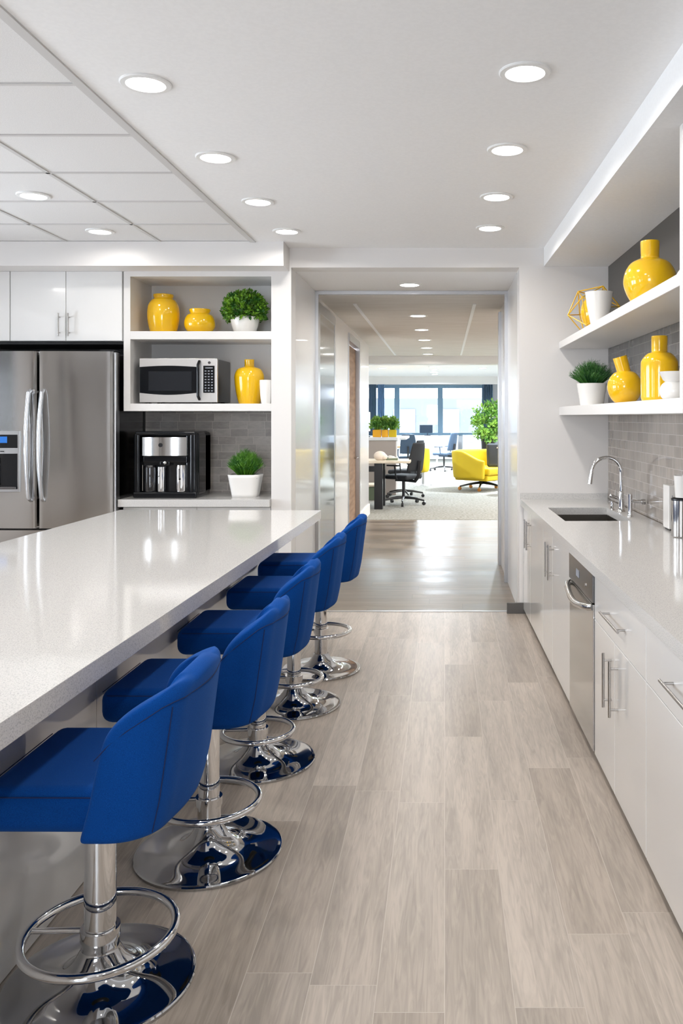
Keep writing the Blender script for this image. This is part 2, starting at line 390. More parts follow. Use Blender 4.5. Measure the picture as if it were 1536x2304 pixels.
# opening reveal + passage
struct('trim_5', MB().box(-1.235, .601, 7.0, 8.09, 2.783, CEIL), 'ceiling', label='lowered reveal ceiling of the opening')
wl = MB()
for y0, y1 in ((7.0, 8.23), (9.46, 10.8), (12.2, 13.75)): wl.box(-1.395, -1.235, y0, y1, 0, 2.79)
wl.box(-1.42, -1.235, 8.23, 9.46, 2.70, 2.79).box(-1.42, -1.235, 10.8, 12.2, 2.66, 2.79)
struct('wall_passage_left', wl, 'satin')
struct('wall_passage_right', MB().box(.601, .80, 7.0, 9.15, 0, 2.8), 'satin')
struct('baseboard_passage', MB().box(-1.235, -1.215, 12.25, 13.77, 0, .17).box(-1.44, -1.215, 13.75, 13.77, 0, .17), 'skirting')
struct('ceiling_passage', MB().box(-8, 8, 8.09, 16.2, PC, PC + .1), 'pass_ceil')
struct('trim_6', MB().box(-1.235, .601, 8.06, 8.12, 2.75, 2.783).box(-1.235, -1.205, 8.06, 8.12, 0, 2.75).box(.571, .601, 8.06, 8.12, 0, 2.75)
       .box(.575, .601, 9.0, 9.15, 0, 2.7), 'alu', label='slim metal portal frame inside the opening')
struct('trim_7', MB().box(-.945, -.91, 8.7, 15.9, PC - .006, PC + .01).box(.29, .325, 8.7, 15.9, PC - .006, PC + .01), 'strip', label='two pale strips along the passage ceiling')
# office shell
struct('wall_office_left', MB().box(-8.1, -8, 13.6, 33.2, 0, 3.1).box(-8, -1.42, 13.6, 13.75, 0, 2.8), 'paint')
struct('wall_office_right', MB().box(8, 8.1, 6.8, 33.2, 0, 3.1), 'paint')
struct('ceiling_office', MB().box(-8, 8, 16.5, 33.2, 2.95, 3.05), 'ceiling')
struct('trim_8', MB().box(-8, 8, 16.2, 16.6, 2.60, 3.05).box(-8, 8, 28.5, 28.9, 2.69, 2.95), 'paint', label='white ceiling beams across the open office')
ww = MB().box(-8, 8, 33.0, 33.2, 0, .88).box(-8, 8, 33.0, 33.2, 2.80, 3.05).box(1.55, 4.0, 33.0, 33.2, .88, 2.8).box(-8, -6.8, 33.0, 33.2, .88, 2.8).box(7, 8, 33.0, 33.2, .88, 2.8)
struct('wall_office_far', ww, 'office_white')
for i, (a, b) in enumerate(((-6.8, -4.9), (-4.9, -3.1), (-3.1, -1.86), (-1.86, -.17), (-.17, 1.55), (4.0, 7.0))):  # the separate right-hand window is out of view, added to light the office
    t = struct('window_%d' % (i + 1), MB().box(a, a + .10, 32.92, 33.02, .86, 2.82).box(b - .10, b, 32.92, 33.02, .86, 2.82)
        .box(a + .10, b - .10, 32.92, 33.02, .86, .96).box(a + .10, b - .10, 32.92, 33.02, 2.70, 2.82), 'win_frame')
    part(t, 'window_glass', MB().box(a + .10, b - .10, 32.965, 32.975, .96, 2.70), 'glass')
# neighbour building outside
bd = thing('neighbour_building', 'pale rendered building seen faintly through the office windows', 'building', (-1, 46, -6))
part(bd, 'facade', MB().box(-14, 14, 0, 6, 0, 8.6), 'facade')
for px0 in (-6.6, -4.2, -1.8, .6, 3.0, 5.4):
    part(bd, 'window', MB().box(px0, px0 + 1.2, -.04, .02, 5.9, 8.0), 'facade_win')

# ---------------------------------------------------------------- passage doors
d1 = struct('door_1', MB().box(-1.26, -1.225, 8.30, 9.38, .02, 2.60), 'door_glass', label='glazed steel door on the left of the passage')
struct('door_frame', MB().box(-1.30, -1.222, 8.22, 8.30, 0, 2.70).box(-1.30, -1.222, 9.38, 9.47, 0, 2.70).box(-1.30, -1.222, 8.30, 9.38, 2.60, 2.70), 'alu', parent=d1)
d2 = struct('door_2', MB().box(-1.315, -1.28, 10.885, 12.115, .02, 2.54), 'wood_door', label='brown wood veneer door set back on the left of the passage')
struct('door_frame', MB().box(-1.41, -1.228, 10.79, 10.88, 0, 2.66).box(-1.41, -1.22, 12.12, 12.22, 0, 2.66).box(-1.41, -1.22, 10.88, 12.12, 2.56, 2.66), 'alu', parent=d2)
struct('door_handle', MB().cyl((-1.28, 11.98, 1.0), (-1.235, 11.98, 1.0), .012).cyl((-1.235, 12.0, 1.0), (-1.235, 11.86, 1.0), .01), 'satin_steel', parent=d2)

# ---------------------------------------------------------------- downlights
def downlight(x, y, z, r, W, label, group, cat='ceiling light', lamp=True, col=(1, .955, .90)):
    if y > 16: col = (.78, .89, 1)
    t = thing('recessed_downlight', label, cat, (x, y, z), 0, group)
    part(t, 'trim_ring', MB().lathe([(r, 0.002), (r * 1.32, .002), (r * 1.34, -.004), (r * 1.28, -.008), (r * 1.02, -.009), (r, -.006), (r, .002)], n=40), 'trimring')
    part(t, 'lens', MB().lathe([(0, -.004), (r, -.004), (r, .002), (0, .002)], n=36), 'lamp')
    if lamp:
        ld = bpy.data.lights.new('downlight_lamp', 'AREA'); ld.shape = 'DISK'; ld.size = r * 1.9; ld.energy = W; ld.color = col; ld.spread = math.radians(165)
        lo = bpy.data.objects.new('downlight_lamp', ld); C.objects.link(lo); lo.parent = t; lo.location = (0, 0, -.011)
    return t
ords = ['nearest', 'second nearest', 'third nearest', 'farthest']
for k, (x, y) in enumerate(((-1.217, 3.44), (-1.198, 4.42), (-1.178, 5.33), (-1.155, 6.18))):
    downlight(x, y, CEIL, .077, DOWN_W, ords[k] + ' round downlight of the row above the bar stools', 'kitchen downlights')
for k, (x, y) in enumerate(((.317, 3.33), (.318, 4.29), (.320, 5.21), (.326, 6.07))):
    downlight(x, y, CEIL, .077, DOWN_W, ords[k] + ' round downlight of the row above the aisle, right of the ceiling', 'kitchen downlights')
downlight(-2.53, 5.20, CEIL + .004, .075, DOWN_W, 'nearer round downlight set in the tiled ceiling', 'tiled ceiling downlights')
downlight(-2.53, 6.20, CEIL + .004, .075, DOWN_W * .45, 'farther round downlight set in the tiled ceiling, near the tall cabinets', 'tiled ceiling downlights')
for x, y in ((-1.23, 2.4), (-1.23, .1), (-1.23, -1.2), (.317, 2.3), (.317, 1.2), (.317, 0), (.317, -1.3), (-2.53, 3.4), (-2.53, 1.6), (-2.53, -.2), (-4.1, 4.6), (-4.1, 2.4), (-4.1, .2)):  # extra downlights added beyond the frame to brighten the kitchen
    downlight(x, y, CEIL + (.004 if x < -1.5 else 0), .077, DOWN_W, 'round kitchen downlight overhead, outside the photographed ceiling', 'kitchen downlights overhead')
downlight(-.319, 7.67, 2.783, .085, PASS_W, 'single downlight in the lowered ceiling just inside the opening', 'passage downlights')
pl = ['first', 'second', 'third', 'fourth', 'fifth']
for k, y in enumerate((9.7, 11.25, 12.75, 14.2, 15.6)):
    downlight(-.306, y, PC, .085, PASS_W, pl[k] + ' downlight along the middle of the passage ceiling', 'passage downlights')
for k, (x, y) in enumerate(((-.31, 23.0), (-.31, 24.4), (-.31, 25.8), (-.31, 27.1), (-1.75, 23.7), (1.07, 23.7))):
    downlight(x, y, 2.95, .10, OFFICE_W, ['nearest small light of the middle row over the far office', 'second small light of the middle row over the far office', 'third small light of the middle row over the far office', 'last small light of the middle row over the far office', 'lone small light left of the middle row over the far office', 'lone small light right of the middle row over the far office'][k], 'office downlights')
for x, y in ((-4, 18), (4, 18), (1.6, 18.5), (-4, 24), (4.5, 24), (3.5, 11), (4, 14.5)):  # unseen extra ceiling lights, added to brighten the space beyond the opening
    downlight(x, y, 2.95 if y > 16.6 else PC, .10, OFFICE_W, 'office ceiling light outside the view through the opening', 'office lights overhead')

# ---------------------------------------------------------------- handles
def bar_handle(parent, p, axis, L, off=(-.035, 0, 0), r=.006, name='handle', foot=.03):
    p = Vector(p); a = Vector(axis); o = Vector(off)
    mb = MB().cyl(p + o - a * L / 2, p + o + a * L / 2, r, n=14)
    for s in (-1, 1): mb.cyl(p + a * s * (L / 2 - foot), p + o + a * s * (L / 2 - foot), r * .8, n=12)
    return part(parent, name, mb, 'satin_steel')

# ---------------------------------------------------------------- sink wall: base cabinets, dishwasher, counter
CT = .92; TH = .05
def base_cabinet(y0, y1, label, seams, drawer=False):
    """local x runs from the front (0) to the wall, y from near to far"""
    t = thing('base_cabinet', label, 'cabinet', RP(.7587, y0), RZ, 'base cabinets under the sink counter')
    L = y1 - y0
    part(t, 'carcass', MB().box(.02, .66, .002, .018, .05, CT - TH - .002).box(.02, .66, L - .018, L - .002, .05, CT - TH - .002)
         .box(.02, .66, .018, L - .018, .05, .068).box(.64, .66, .018, L - .018, .068, CT - TH - .002)
         .box(.022, .03, .018, L - .018, .068, CT - TH - .004), 'cabinet_core')
    part(t, 'toe_kick', MB().box(.06, .62, .002, L - .002, 0.0, .05), 'toe')
    top = CT - TH - .012; dsplit = .655
    ys = [0] + seams + [L]
    for a, b in zip(ys, ys[1:]):
        zt = dsplit - .003 if drawer else top
        one = not seams
        d = part(t, 'door', MB().box(0, .019, a + .002, b - .002, .035, zt, .0015, 1), 'lacquer')
        near_side = (a == 0)
        hy = (a if one else b - .12) + .06 if near_side else a + .06
        if drawer: bar_handle(d, (0, hy, .485), (0, 0, 1), .225)
        else: bar_handle(d, (0, hy, .695), (0, 0, 1), .215)
    if drawer:
        d = part(t, 'drawer', MB().box(0, .019, .002, L - .002, dsplit, top, .0015, 1), 'lacquer')
        bar_handle(d, (0, L / 2, .752), (0, 1, 0), .34)
    return t
base_cabinet(5.61, 6.775, 'white gloss cabinet against the opening wall, farthest under the sink counter', [.72])
base_cabinet(4.52, 5.608, 'white gloss cabinet between the dishwasher and the farthest cabinet', [.66])
base_cabinet(2.94, 3.86, 'white gloss cabinet with one wide drawer just nearer than the dishwasher', [.50], True)
base_cabinet(2.0, 2.938, 'white gloss cabinet nearest the viewer, cut by the right edge', [], True)
base_cabinet(1.0, 1.998, 'white gloss cabinet outside the frame under the near end of the counter', [.5], True)

dw = thing('dishwasher', 'built-in stainless steel dishwasher with curved bar handle between white cabinets', 'dishwasher', RP(.7587, 3.862), RZ)
part(dw, 'tub', MB().box(.03, .62, .01, .645, .03, .85), 'dark_steel')
part(dw, 'door', MB().box(-.006, .028, .006, .65, .04, .715, .003, 2), 'steel')
cp = part(dw, 'control_panel', MB().box(-.010, .028, .006, .65, .722, .862, .004, 2), 'dark_steel')
part(cp, 'display', MB().box(-.0125, -.009, .34, .42, .775, .81), 'key_grey')
part(cp, 'button', MB().cyl((-.009, .17, .775), (-.014, .17, .775), .009, n=16), 'satin_steel')
hp = [(-.004, .03, .70), (-.022, .045, .697)] + [(-.034 - .010 * math.sin(PI * i / 12), .10 + .456 * i / 12, .69 - .022 * math.sin(PI * i / 12)) for i in range(13)] + [(-.022, .611, .697), (-.004, .626, .70)]
part(dw, 'handle', MB().tube(hp, .016, 12), 'steel')
part(dw, 'toe_kick', MB().box(.06, .60, .01, .645, 0, .03), 'toe')

ct = thing('sink_counter', 'long white speckled quartz worktop with undermount sink along the tiled wall', 'worktop', RP(.7337, 0.9), RZ)
y0, y1 = 0.0, FY - .9 - .02; sx0, sx1, sy0, sy1 = .862 - .7337, 1.292 - .7337, 5.34 - .9, 6.12 - .9
part(ct, 'worktop', MB().box(0, .70, y0, sy0, CT - TH, CT, .0).box(0, .70, sy1, y1, CT - TH, CT).box(0, sx0, sy0, sy1, CT - TH, CT).box(sx1, .70, sy0, sy1, CT - TH, CT), 'quartz')
part(ct, 'upstand', MB().box(.0, .70, y1 - .012, y1, CT, CT + .045), 'quartz')
sk = MB(); a, b, c, d = sx0 - .004, sx1 + .004, sy0 - .004, sy1 + .004; zb = CT - .24
sk.box(a - .004, a, c, d, zb, CT - TH).box(b, b + .004, c, d, zb, CT - TH).box(a, b, c - .004, c, zb, CT - TH).box(a, b, d, d + .004, zb, CT - TH).box(a, b, c, d, zb - .004, zb)
sb = part(ct, 'sink_basin', sk, 'sink')
part(sb, 'drain', MB().lathe([(0, .003), (.035, .003), (.042, 0), (0, 0)], ((a + b) / 2, (c + d) / 2, zb), 24), 'chrome')

# faucet
fx = 1.342
fc = thing('kitchen_faucet', 'chrome gooseneck kitchen faucet standing behind the sink', 'faucet', RP(fx, 5.88, CT), RZ)
part(fc, 'base_flange', MB().lathe([(0, .012), (.022, .012), (.028, .006), (.030, 0), (0, 0)], n=28), 'chrome')
part(fc, 'body', MB().cyl((0, 0, .01), (0, 0, .13), .021, .017).sphere((0, 0, .13), .0172), 'chrome')
ar = .104
pts = [(0, 0, .12), (0, 0, .20), (0, 0, .272)] + [(-ar + ar * math.cos(PI * i / 14), 0, .272 + ar * math.sin(PI * i / 14)) for i in range(1, 15)] + [(-2 * ar - .004, 0, .245)]
part(fc, 'spout', MB().tube(pts, .0125, 16), 'chrome')
part(fc, 'spray_head', MB().cyl((-2 * ar - .003, 0, .26), (-2 * ar - .012, 0, .192), .0135, .0165), 'chrome')
part(fc, 'lever', MB().cyl((-.01, 0, .085), (-.065, .01, .107), .011, .013).sphere((-.068, .01, .108), .014, 12, 8), 'chrome')
part(fc, 'lever_stem', MB().cyl((-.04, .005, .098), (-.037, .005, .15), .005, .003, 10), 'chrome')
sd = thing('side_tap', 'chrome side tap with horizontal lever right of the gooseneck faucet', 'tap', RP(1.325, 5.55, CT), RZ)
part(sd, 'pillar', MB().lathe([(0, .15), (.015, .15), (.015, .02), (.019, .012), (.021, 0), (0, 0)], n=24), 'chrome')
part(sd, 'lever', MB().cyl((.005, 0, .105), (.075, 0, .100), .009, .011).cyl((.075, 0, .10), (.10, 0, .10), .016, .018), 'chrome')
ob = thing('soap_dispenser_post', 'short chrome soap pump post at the foot of the faucet', 'soap dispenser', RP(1.30, 5.98, CT), RZ)
part(ob, 'post', MB().lathe([(0, .05), (.011, .05), (.012, .01), (.017, .004), (.018, 0), (0, 0)], n=20), 'chrome')
part(ob, 'nozzle', MB().cyl((0, 0, .05), (0, 0, .062), .007).cyl((0, 0, .06), (-.03, 0, .058), .005), 'chrome')

dp = thing('paper_dispenser', 'narrow white box dispenser standing against the tiled wall on the counter', 'dispenser', RP(1.385, 4.86, CT + .001), RZ)
part(dp, 'housing', MB().box(0, .055, 0, .12, .008, .262, .006, 3), 'white_cer')
part(dp, 'foot', MB().box(.01, .05, .01, .11, 0, .01), 'black')
pk = MB()
for i in range(7): pk.box(.018 + .003 * (i % 3), .024 + .006 * (i % 2) + .003 * (i % 3), -.0012, .001, .125 + .012 * i, .131 + .012 * i)
part(dp, 'printed_marks', pk, 'key_grey')
cn = thing('steel_canister', 'tall stainless steel canister cut by the right edge on the sink counter', 'canister', RP(1.385, 4.62, CT + .001), RZ)
part(cn, 'body', MB().lathe([(0, 0), (.05, 0), (.053, .006), (.053, .20), (0, .20)], n=36), 'steel')
part(cn, 'lid', MB().lathe([(0, .218), (.045, .216), (.054, .21), (.054, .20), (0, .20)], n=36), 'black')
single('white_pot', 'small white pot on top of the steel canister at the right edge', 'pot', MB().lathe([(0, 0), (.04, 0), (.048, .12), (.043, .12), (.036, .02), (0, .02)], n=30), 'white_cer', RP(1.388, 4.60, CT + .219), RZ)

# ---------------------------------------------------------------- floating shelves
def fshelf(z0, z1, label):
    single('floating_shelf', label, 'shelf', MB().box(0, .395, 0, 3.28, z0, z1, .002, 1), 'shelf', RP(1.045, 3.49), RZ, 'floating shelves on the sink wall')
fshelf(2.128, 2.183, 'upper thick white floating shelf on the sink wall, just below the soffit')
fshelf(1.594, 1.66, 'lower thick white floating shelf on the sink wall, above the faucet')
single('shelf_end_panel', 'upright white panel closing the near ends of the floating shelves', 'panel', MB().box(0, .40, 0, .04, 1.594, 2.788, .002, 1), 'shelf', RP(1.04, 3.45), RZ)

def vase(name, label, cat, prof, loc, m='yellow', group=None, n=48, sx=1, sy=1, rz=0):
    return single(name, label, cat, MB().lathe(prof, n=n, sx=sx, sy=sy), m, loc, rz, group, angle=.9)
def smooth_prof(pts, k=6):
    out = []
    P = [pts[0]] + pts + [pts[-1]]
    for i in range(1, len(P) - 2):
        for j in range(k):
            t = j / k; q = []
            for c in (0, 1):
                a, b, d, e = P[i - 1][c], P[i][c], P[i + 1][c], P[i + 2][c]
                q.append(.5 * (2 * b + (d - a) * t + (2 * a - 5 * b + 4 * d - e) * t * t + (3 * b - a - 3 * d + e) * t ** 3))
            out.append((max(q[0], 0), q[1]))
    out.append(pts[-1]); return out

# upper shelf
US = 2.183; LS = 1.66
gb_ = thing('geometric_wire_ball', 'yellow geometric wire ball ornament at the far end of the upper floating shelf', 'ornament', (1.095, 6.2, US))
bmx = bmesh.new(); bmesh.ops.create_icosphere(bmx, subdivisions=1, radius=.192)
RT = Matrix.Rotation(.35, 3, 'X') @ Matrix.Rotation(.3, 3, 'Y')
zmin = min((RT @ v.co).z for v in bmx.verts)
cage = MB()
ico = bmesh.new(); bmesh.ops.create_icosphere(ico, subdivisions=1, radius=.192)
for i, e in enumerate(ico.edges):
    p, q = [RT @ v.co + Vector((0, 0, -zmin + .003)) for v in e.verts]
    cage.cyl(p, q, .004, n=8)
part(gb_, 'wire_cage', cage, 'yellow_wire')
part(gb_, 'inner_globe', MB().sphere((.01, 0, .165), .108, 32, 20, (1, 1, 1.2)), 'yellow')
vase('white_planter', 'white tapered bowl in front of the geometric wire ball on the upper shelf', 'bowl',
     [(0, 0), (.052, 0), (.064, .06), (.082, .15), (.093, .235), (.096, .24), (.092, .24), (.078, .15), (.058, .06), (0, .03)], (1.045, 5.72, US), 'white_cer')
vase('globe_vase', 'large yellow globe vase with wide cylindrical neck on the upper floating shelf', 'vase',
     smooth_prof([(0, 0), (.075, 0), (.115, .045), (.142, .115), (.138, .175), (.110, .228), (.072, .252), (.051, .262), (.050, .30), (.0515, .348), (.047, .352), (.044, .34), (.044, .27), (0, .26)]), (1.118, 4.60, US))
vase('white_dish', 'small white dish at the near end of the upper floating shelf', 'bowl',
     smooth_prof([(0, 0), (.035, 0), (.058, .04), (.060, .075), (.045, .10), (.041, .098), (0, .09)]), (1.165, 4.02, US), 'white_cer')

# lower shelf
def foliage_grass(mb, c, R, H, n, w=.004, L=None, droop=.3, seed=1):
    """many thin blades and twiglets fanning out of a pot"""
    rnd = random.Random(seed); c = Vector(c)
    for i in range(n):
        a = rnd.uniform(0, 2 * PI); e = rnd.random() ** .7
        rad = R * e; h = H * math.sqrt(max(0.04, 1 - (e * .88) ** 2)) * rnd.uniform(.82, 1.05)
        tip = c + Vector((math.cos(a) * rad, math.sin(a) * rad, h)); base = c + Vector((math.cos(a) * rad * .25, math.sin(a) * rad * .25, 0))
        mid = base.lerp(tip, .55) + Vector((0, 0, h * .10))
        d = (tip - base).normalized(); sd = d.cross(Vector((rnd.uniform(-1, 1), rnd.uniform(-1, 1), rnd.uniform(-1, 1)))).normalized() * w
        v = [mb.bm.verts.new(p) for p in (base - sd, base + sd, mid + sd * 1.2, tip, mid - sd * 1.2)]
        mb.bm.faces.new((v[0], v[1], v[2], v[4])); mb.bm.faces.new((v[4], v[2], v[3]))
        for k in range(5):   # side needles
            t = rnd.uniform(.45, 1); p = (mid.lerp(tip, (t - .45) / .55))
            q = p + (d * .6 + Vector((rnd.uniform(-1, 1), rnd.uniform(-1, 1), rnd.uniform(-.3, 1)))).normalized() * rnd.uniform(.5, 1) * H * .16
            s2 = (q - p).cross(Vector((rnd.uniform(-1, 1), rnd.uniform(-1, 1), .3))).normalized() * w * .6
            a_, b_, c_ = mb.bm.verts.new(p - s2), mb.bm.verts.new(p + s2), mb.bm.verts.new(q)
            mb.bm.faces.new((a_, b_, c_))
    return mb
def foliage_leaf(mb, c, R, n, leaf, zs=1.0, seed=1, zmin=-.5, inner=.45):
    rnd = random.Random(seed); c = Vector(c)
    for i in range(n):
        while True:
            d = Vector((rnd.gauss(0, 1), rnd.gauss(0, 1), rnd.gauss(0, 1))).normalized()
            if d.z > zmin: break
        bumpy = 1 + .16 * noise.noise(d * 3.1 + Vector((seed, 0, 0)))
        rr = R * (inner + (1 - inner) * rnd.random() ** .45) * bumpy
        p = c + Vector((d.x * rr, d.y * rr, d.z * rr * zs))
        u = (d + Vector((rnd.gauss(0, .55), rnd.gauss(0, .55), rnd.gauss(0, .55) + .25))).normalized()
        sd = u.cross(Vector((rnd.gauss(0, 1), rnd.gauss(0, 1), rnd.gauss(0, 1)))).normalized(); nn = u.cross(sd)
        l = leaf * rnd.uniform(.7, 1.25); wv = l * .34
        pts = [p, p + u * l * .45 + sd * wv + nn * l * .1, p + u * l - nn * l * .08, p + u * l * .45 - sd * wv + nn * l * .1]
        v = [mb.bm.verts.new(q) for q in pts]
        mb.bm.faces.new((v[0], v[1], v[2])); mb.bm.faces.new((v[0], v[2], v[3]))
    return mb

pp = thing('potted_plant', 'spiky green plant in a round white pot on the lower floating shelf', 'potted plant', (1.045, 6.0, LS))
part(pp, 'pot', MB().lathe([(0, 0), (.078, 0), (.082, .004), (.098, .10), (.106, .152), (.108, .157), (.102, .157), (.094, .13), (0, .13)], n=40), 'white_cer')
part(pp, 'soil', MB().lathe([(0, .134), (.094, .132), (.094, .128), (0, .128)], n=24), 'soil')
part(pp, 'foliage', foliage_grass(MB(), (0, 0, .13), .165, .185, 620, .0022, seed=3), 'leaf_dark', smooth=False)

tv = MB().lathe(smooth_prof([(0, 0), (.045, 0), (.082, .030), (.104, .088), (.098, .14), (.070, .180), (.040, .196), (0, .20)]), n=48)
tv.cyl((0, 0, .175), (-.030, 0, .282), .040, .043, 36)
tv.cyl((-.030, 0, .282), (-.0302, 0, .2825), .043, .036, 36, cap=False)
single('tilted_neck_vase', 'yellow round vase with a neck leaning left on the lower floating shelf', 'vase', tv, 'yellow', (1.087, 5.1, LS), angle=.9)
vase('bottle_vase', 'tall yellow bottle vase on the lower floating shelf beside the leaning-neck vase', 'vase',
     smooth_prof([(0, 0), (.080, 0), (.095, .015), (.0975, .05), (.098, .19), (.092, .225), (.066, .255), (.044, .265), (.042, .28), (.042, .345), (.038, .347), (.036, .34), (0, .30)]), (1.144, 4.5, LS))
cb = MB().lathe(smooth_prof([(0, 0), (.040, 0), (.062, .02), (.066, .05), (.055, .075), (.035, .088), (0, .09)]), n=36)
cb.lathe([(.018, .07), (.05, .095), (.070, .135), (.066, .135), (.045, .10), (0, .09)], n=36)
single('white_cup_stack', 'white cup nested on a rounded white bowl in front of the tall yellow bottle vase', 'cup', cb, 'white_cer', (1.09, 4.02, LS), angle=.9)
vase('cream_vase', 'cream vase half hidden behind the end panel on the lower floating shelf', 'vase',
     smooth_prof([(0, 0), (.045, 0), (.052, .05), (.052, .15), (.04, .19), (.035, .19), (0, .17)]), (1.225, 4.22, LS), mat('cream_glaze', (.80, .66, .36), .2, 0, .4))

# ---------------------------------------------------------------- island
isl = thing('kitchen_island', 'white kitchen island with glossy base panels and speckled quartz top', 'kitchen island', IP(-2.427, .95), IZ)
part(isl, 'countertop', MB().box(0, 1.432, 0, 5.0, CT - .062, CT, .003, 2), 'quartz')
bm_ = MB().box(.12, 1.130, .05, 4.93, 0, CT - .062)
part(isl, 'base', bm_, 'lacquer')
for k, ya in enumerate((.052, 1.02, 1.99, 2.96, 3.93)):
    part(isl, 'side_panel', MB().box(1.130, 1.146, ya, ya + .965 if k < 4 else 4.93, .004, CT - .064, .0015, 1), 'lacquer')

# ---------------------------------------------------------------- bar stools
def stool(x, y, label, R, ring_r, ring_h, dz, xf, hw, rear=.195, pr=.0375):
    t = thing('bar_stool', label, 'bar stool', (x, y, 0), random.uniform(-.02, .02), 'blue bar stools along the island')
    part(t, 'base_plate', MB().lathe([(0, .105), (pr + .008, .105), (pr + .010, .098)] + [(pr + .010 + (R - .008 - pr - .010) * q / 14, .014 + .080 * (1 - q / 14) ** 4.2) for q in range(1, 15)] + [(R - .003, .013), (R, .009), (R - .002, 0), (0, 0)], n=72), 'base_chrome')
    cb_ = ring_h + .015
    part(t, 'lower_column', MB().lathe([(.0, .08), (pr + .004, .08), (pr + .004, cb_), (0, cb_)], n=40), 'chrome')
    part(t, 'column_sleeve', MB().lathe([(.0, cb_), (pr - .002, cb_), (pr, cb_ + .006), (pr, .50 + dz), (pr - .004, .505 + dz), (pr - .004, .535 + dz), (0, .535 + dz)], n=40), 'chrome')
    rg = MB().tube([(ring_r * math.cos(2 * PI * i / 64), ring_r * math.sin(2 * PI * i / 64), ring_h) for i in range(64)], .0125, 14, closed=True)
    fr = part(t, 'foot_ring', rg, 'chrome')
    part(fr, 'ring_bracket', MB().cyl((-ring_r, 0, ring_h), (-.036, 0, ring_h + .004), .008, n=14).lathe([(pr, ring_h - .014), (pr + .010, ring_h - .014), (pr + .010, ring_h + .016), (pr, ring_h + .016)], n=36), 'chrome')
    z0, z1 = .525 + dz, .64 + dz
    st = MB().box(xf, rear - .012, -hw + .012, hw - .012, z0, z1, .038, 5)
    for v in st.bm.verts:   # dome the top slightly
        if v.co.z > z1 - .01:
            v.co.z += .012 * math.cos(PI * v.co.y / (2.2 * hw)) * math.cos(PI * (v.co.x - (xf + rear) / 2) / (1.15 * (rear - xf)))
    sp_ = part(t, 'seat', st, 'blue')
    q = .004
    sl = [(xf + .03, -hw + .010, z1 - .014), (rear - .06, -hw + .010, z1 - .014)]
    sl2 = [(xf + .03, hw - .010, z1 - .014), (rear - .06, hw - .010, z1 - .014)]
    sl3 = [(xf - .001, -hw + .05, z1 - .014), (xf - .001, hw - .05, z1 - .014)]
    part(sp_, 'seam', MB().tube(sl, .0016, 6).tube(sl2, .0016, 6).tube(sl3, .0016, 6), 'blue_seam')
    # wrap-around back shell
    zb, zt = .520 + dz, .895 + dz; rc = .10; wing0 = .06
    Ls = rear - rc - wing0; La = rc * PI / 2; Lr = 2 * (hw - rc); LT = 2 * Ls + 2 * La + Lr
    def path(s):
        if s < Ls: return Vector((wing0 + s, -hw, 0)), Vector((0, -1, 0))
        s -= Ls
        if s < La:
            a = s / rc; return Vector((rear - rc + rc * math.sin(a), -hw + rc - rc * math.cos(a), 0)), Vector((math.sin(a), -math.cos(a), 0))
        s -= La
        if s < Lr:
            f = s / Lr; return Vector((rear + .016 * math.sin(PI * f), -hw + rc + s, 0)), Vector((1, 0, 0))
        s -= Lr
        if s < La:
            a = s / rc; return Vector((rear - rc + rc * math.cos(a), hw - rc + rc * math.sin(a), 0)), Vector((math.cos(a), math.sin(a), 0))
        s -= La
        return Vector((rear - rc - s, hw, 0)), Vector((0, 1, 0))
    def at(s, z, off=0):
        p, n = path(s); f = (z - zb) / (zt - zb)
        lean = .050 * f; pin = .035 * max(0, .25 - f) ** 1.0
        p = p + n * off
        return Vector((p.x + lean * min(1, max(0, (p.x - wing0) / (rear - wing0)) + .35) - pin, p.y * (1 - .06 * max(0, f - .3)), z))
    RC = .135
    def sh(u, v):
        z = zb + v * (zt - zb)
        t0 = .045 * v
        if z > zt - RC:
            k = (z - (zt - RC)) / RC; t0 += RC * 1.15 * (1 - math.sqrt(max(0, 1 - k * k)))
        s = t0 + u * (LT - 2 * t0)
        lift = .018 * math.sin(PI * u) ** 2 * v
        p = at(s, z); p.z += lift
        return p
    back = part(t, 'backrest', MB().grid(sh, 31, 13), 'blue', wn=False)
    sm = back.modifiers.new('thickness', 'SOLIDIFY'); sm.thickness = .058; sm.offset = 0
    ss = back.modifiers.new('round', 'SUBSURF'); ss.levels = 2; ss.render_levels = 2
    for p in back.data.polygons: p.use_smooth = True
    for e in back.data.edges: e.use_edge_sharp = False
    sm2 = MB()
    for s_ in (Ls + La * .62, LT - Ls - La * .62):
        sm2.tube([at(s_, zb + .012 + (zt - zb - .06) * i / 12, .0286) for i in range(13)], .0015, 6)
    pts = []
    for i in range(25):
        s_ = Ls * .35 + (LT - Ls * .7) * i / 24
        dd = min(s_, LT - s_); k = min(1, dd / (Ls + La * .62))
        pts.append(at(s_, zt - .036 - .16 * (1 - k) ** 1.6, .0284))
    sm2.tube(pts, .0014, 6)
    part(back, 'seam', sm2, 'blue_seam')
    part(t, 'mount_plate', MB().lathe([(0, .515 + dz), (.075, .515 + dz), (.078, .519 + dz), (.078, .528 + dz), (0, .528 + dz)], n=32), 'black')
    return t
stool(-.962, 2.36, 'blue bar stool nearest the viewer, cut by the left edge of the photo', .258, .202, .142, -.005, -.225, .245, .222, .043)
stool(-.856, 3.07, 'second blue bar stool from the viewer, just behind the nearest one', .262, .178, .187, .008, -.315, .222)
stool(-.858, 3.88, 'middle blue bar stool of the five along the island', .262, .160, .140, .012, -.315, .218)
stool(-.826, 4.63, 'fourth blue bar stool from the viewer, before the last one', .255, .152, .150, .035, -.325, .215)
stool(-.772, 5.28, 'farthest blue bar stool, beside the far corner of the island', .245, .180, .245, .062, -.36, .210)

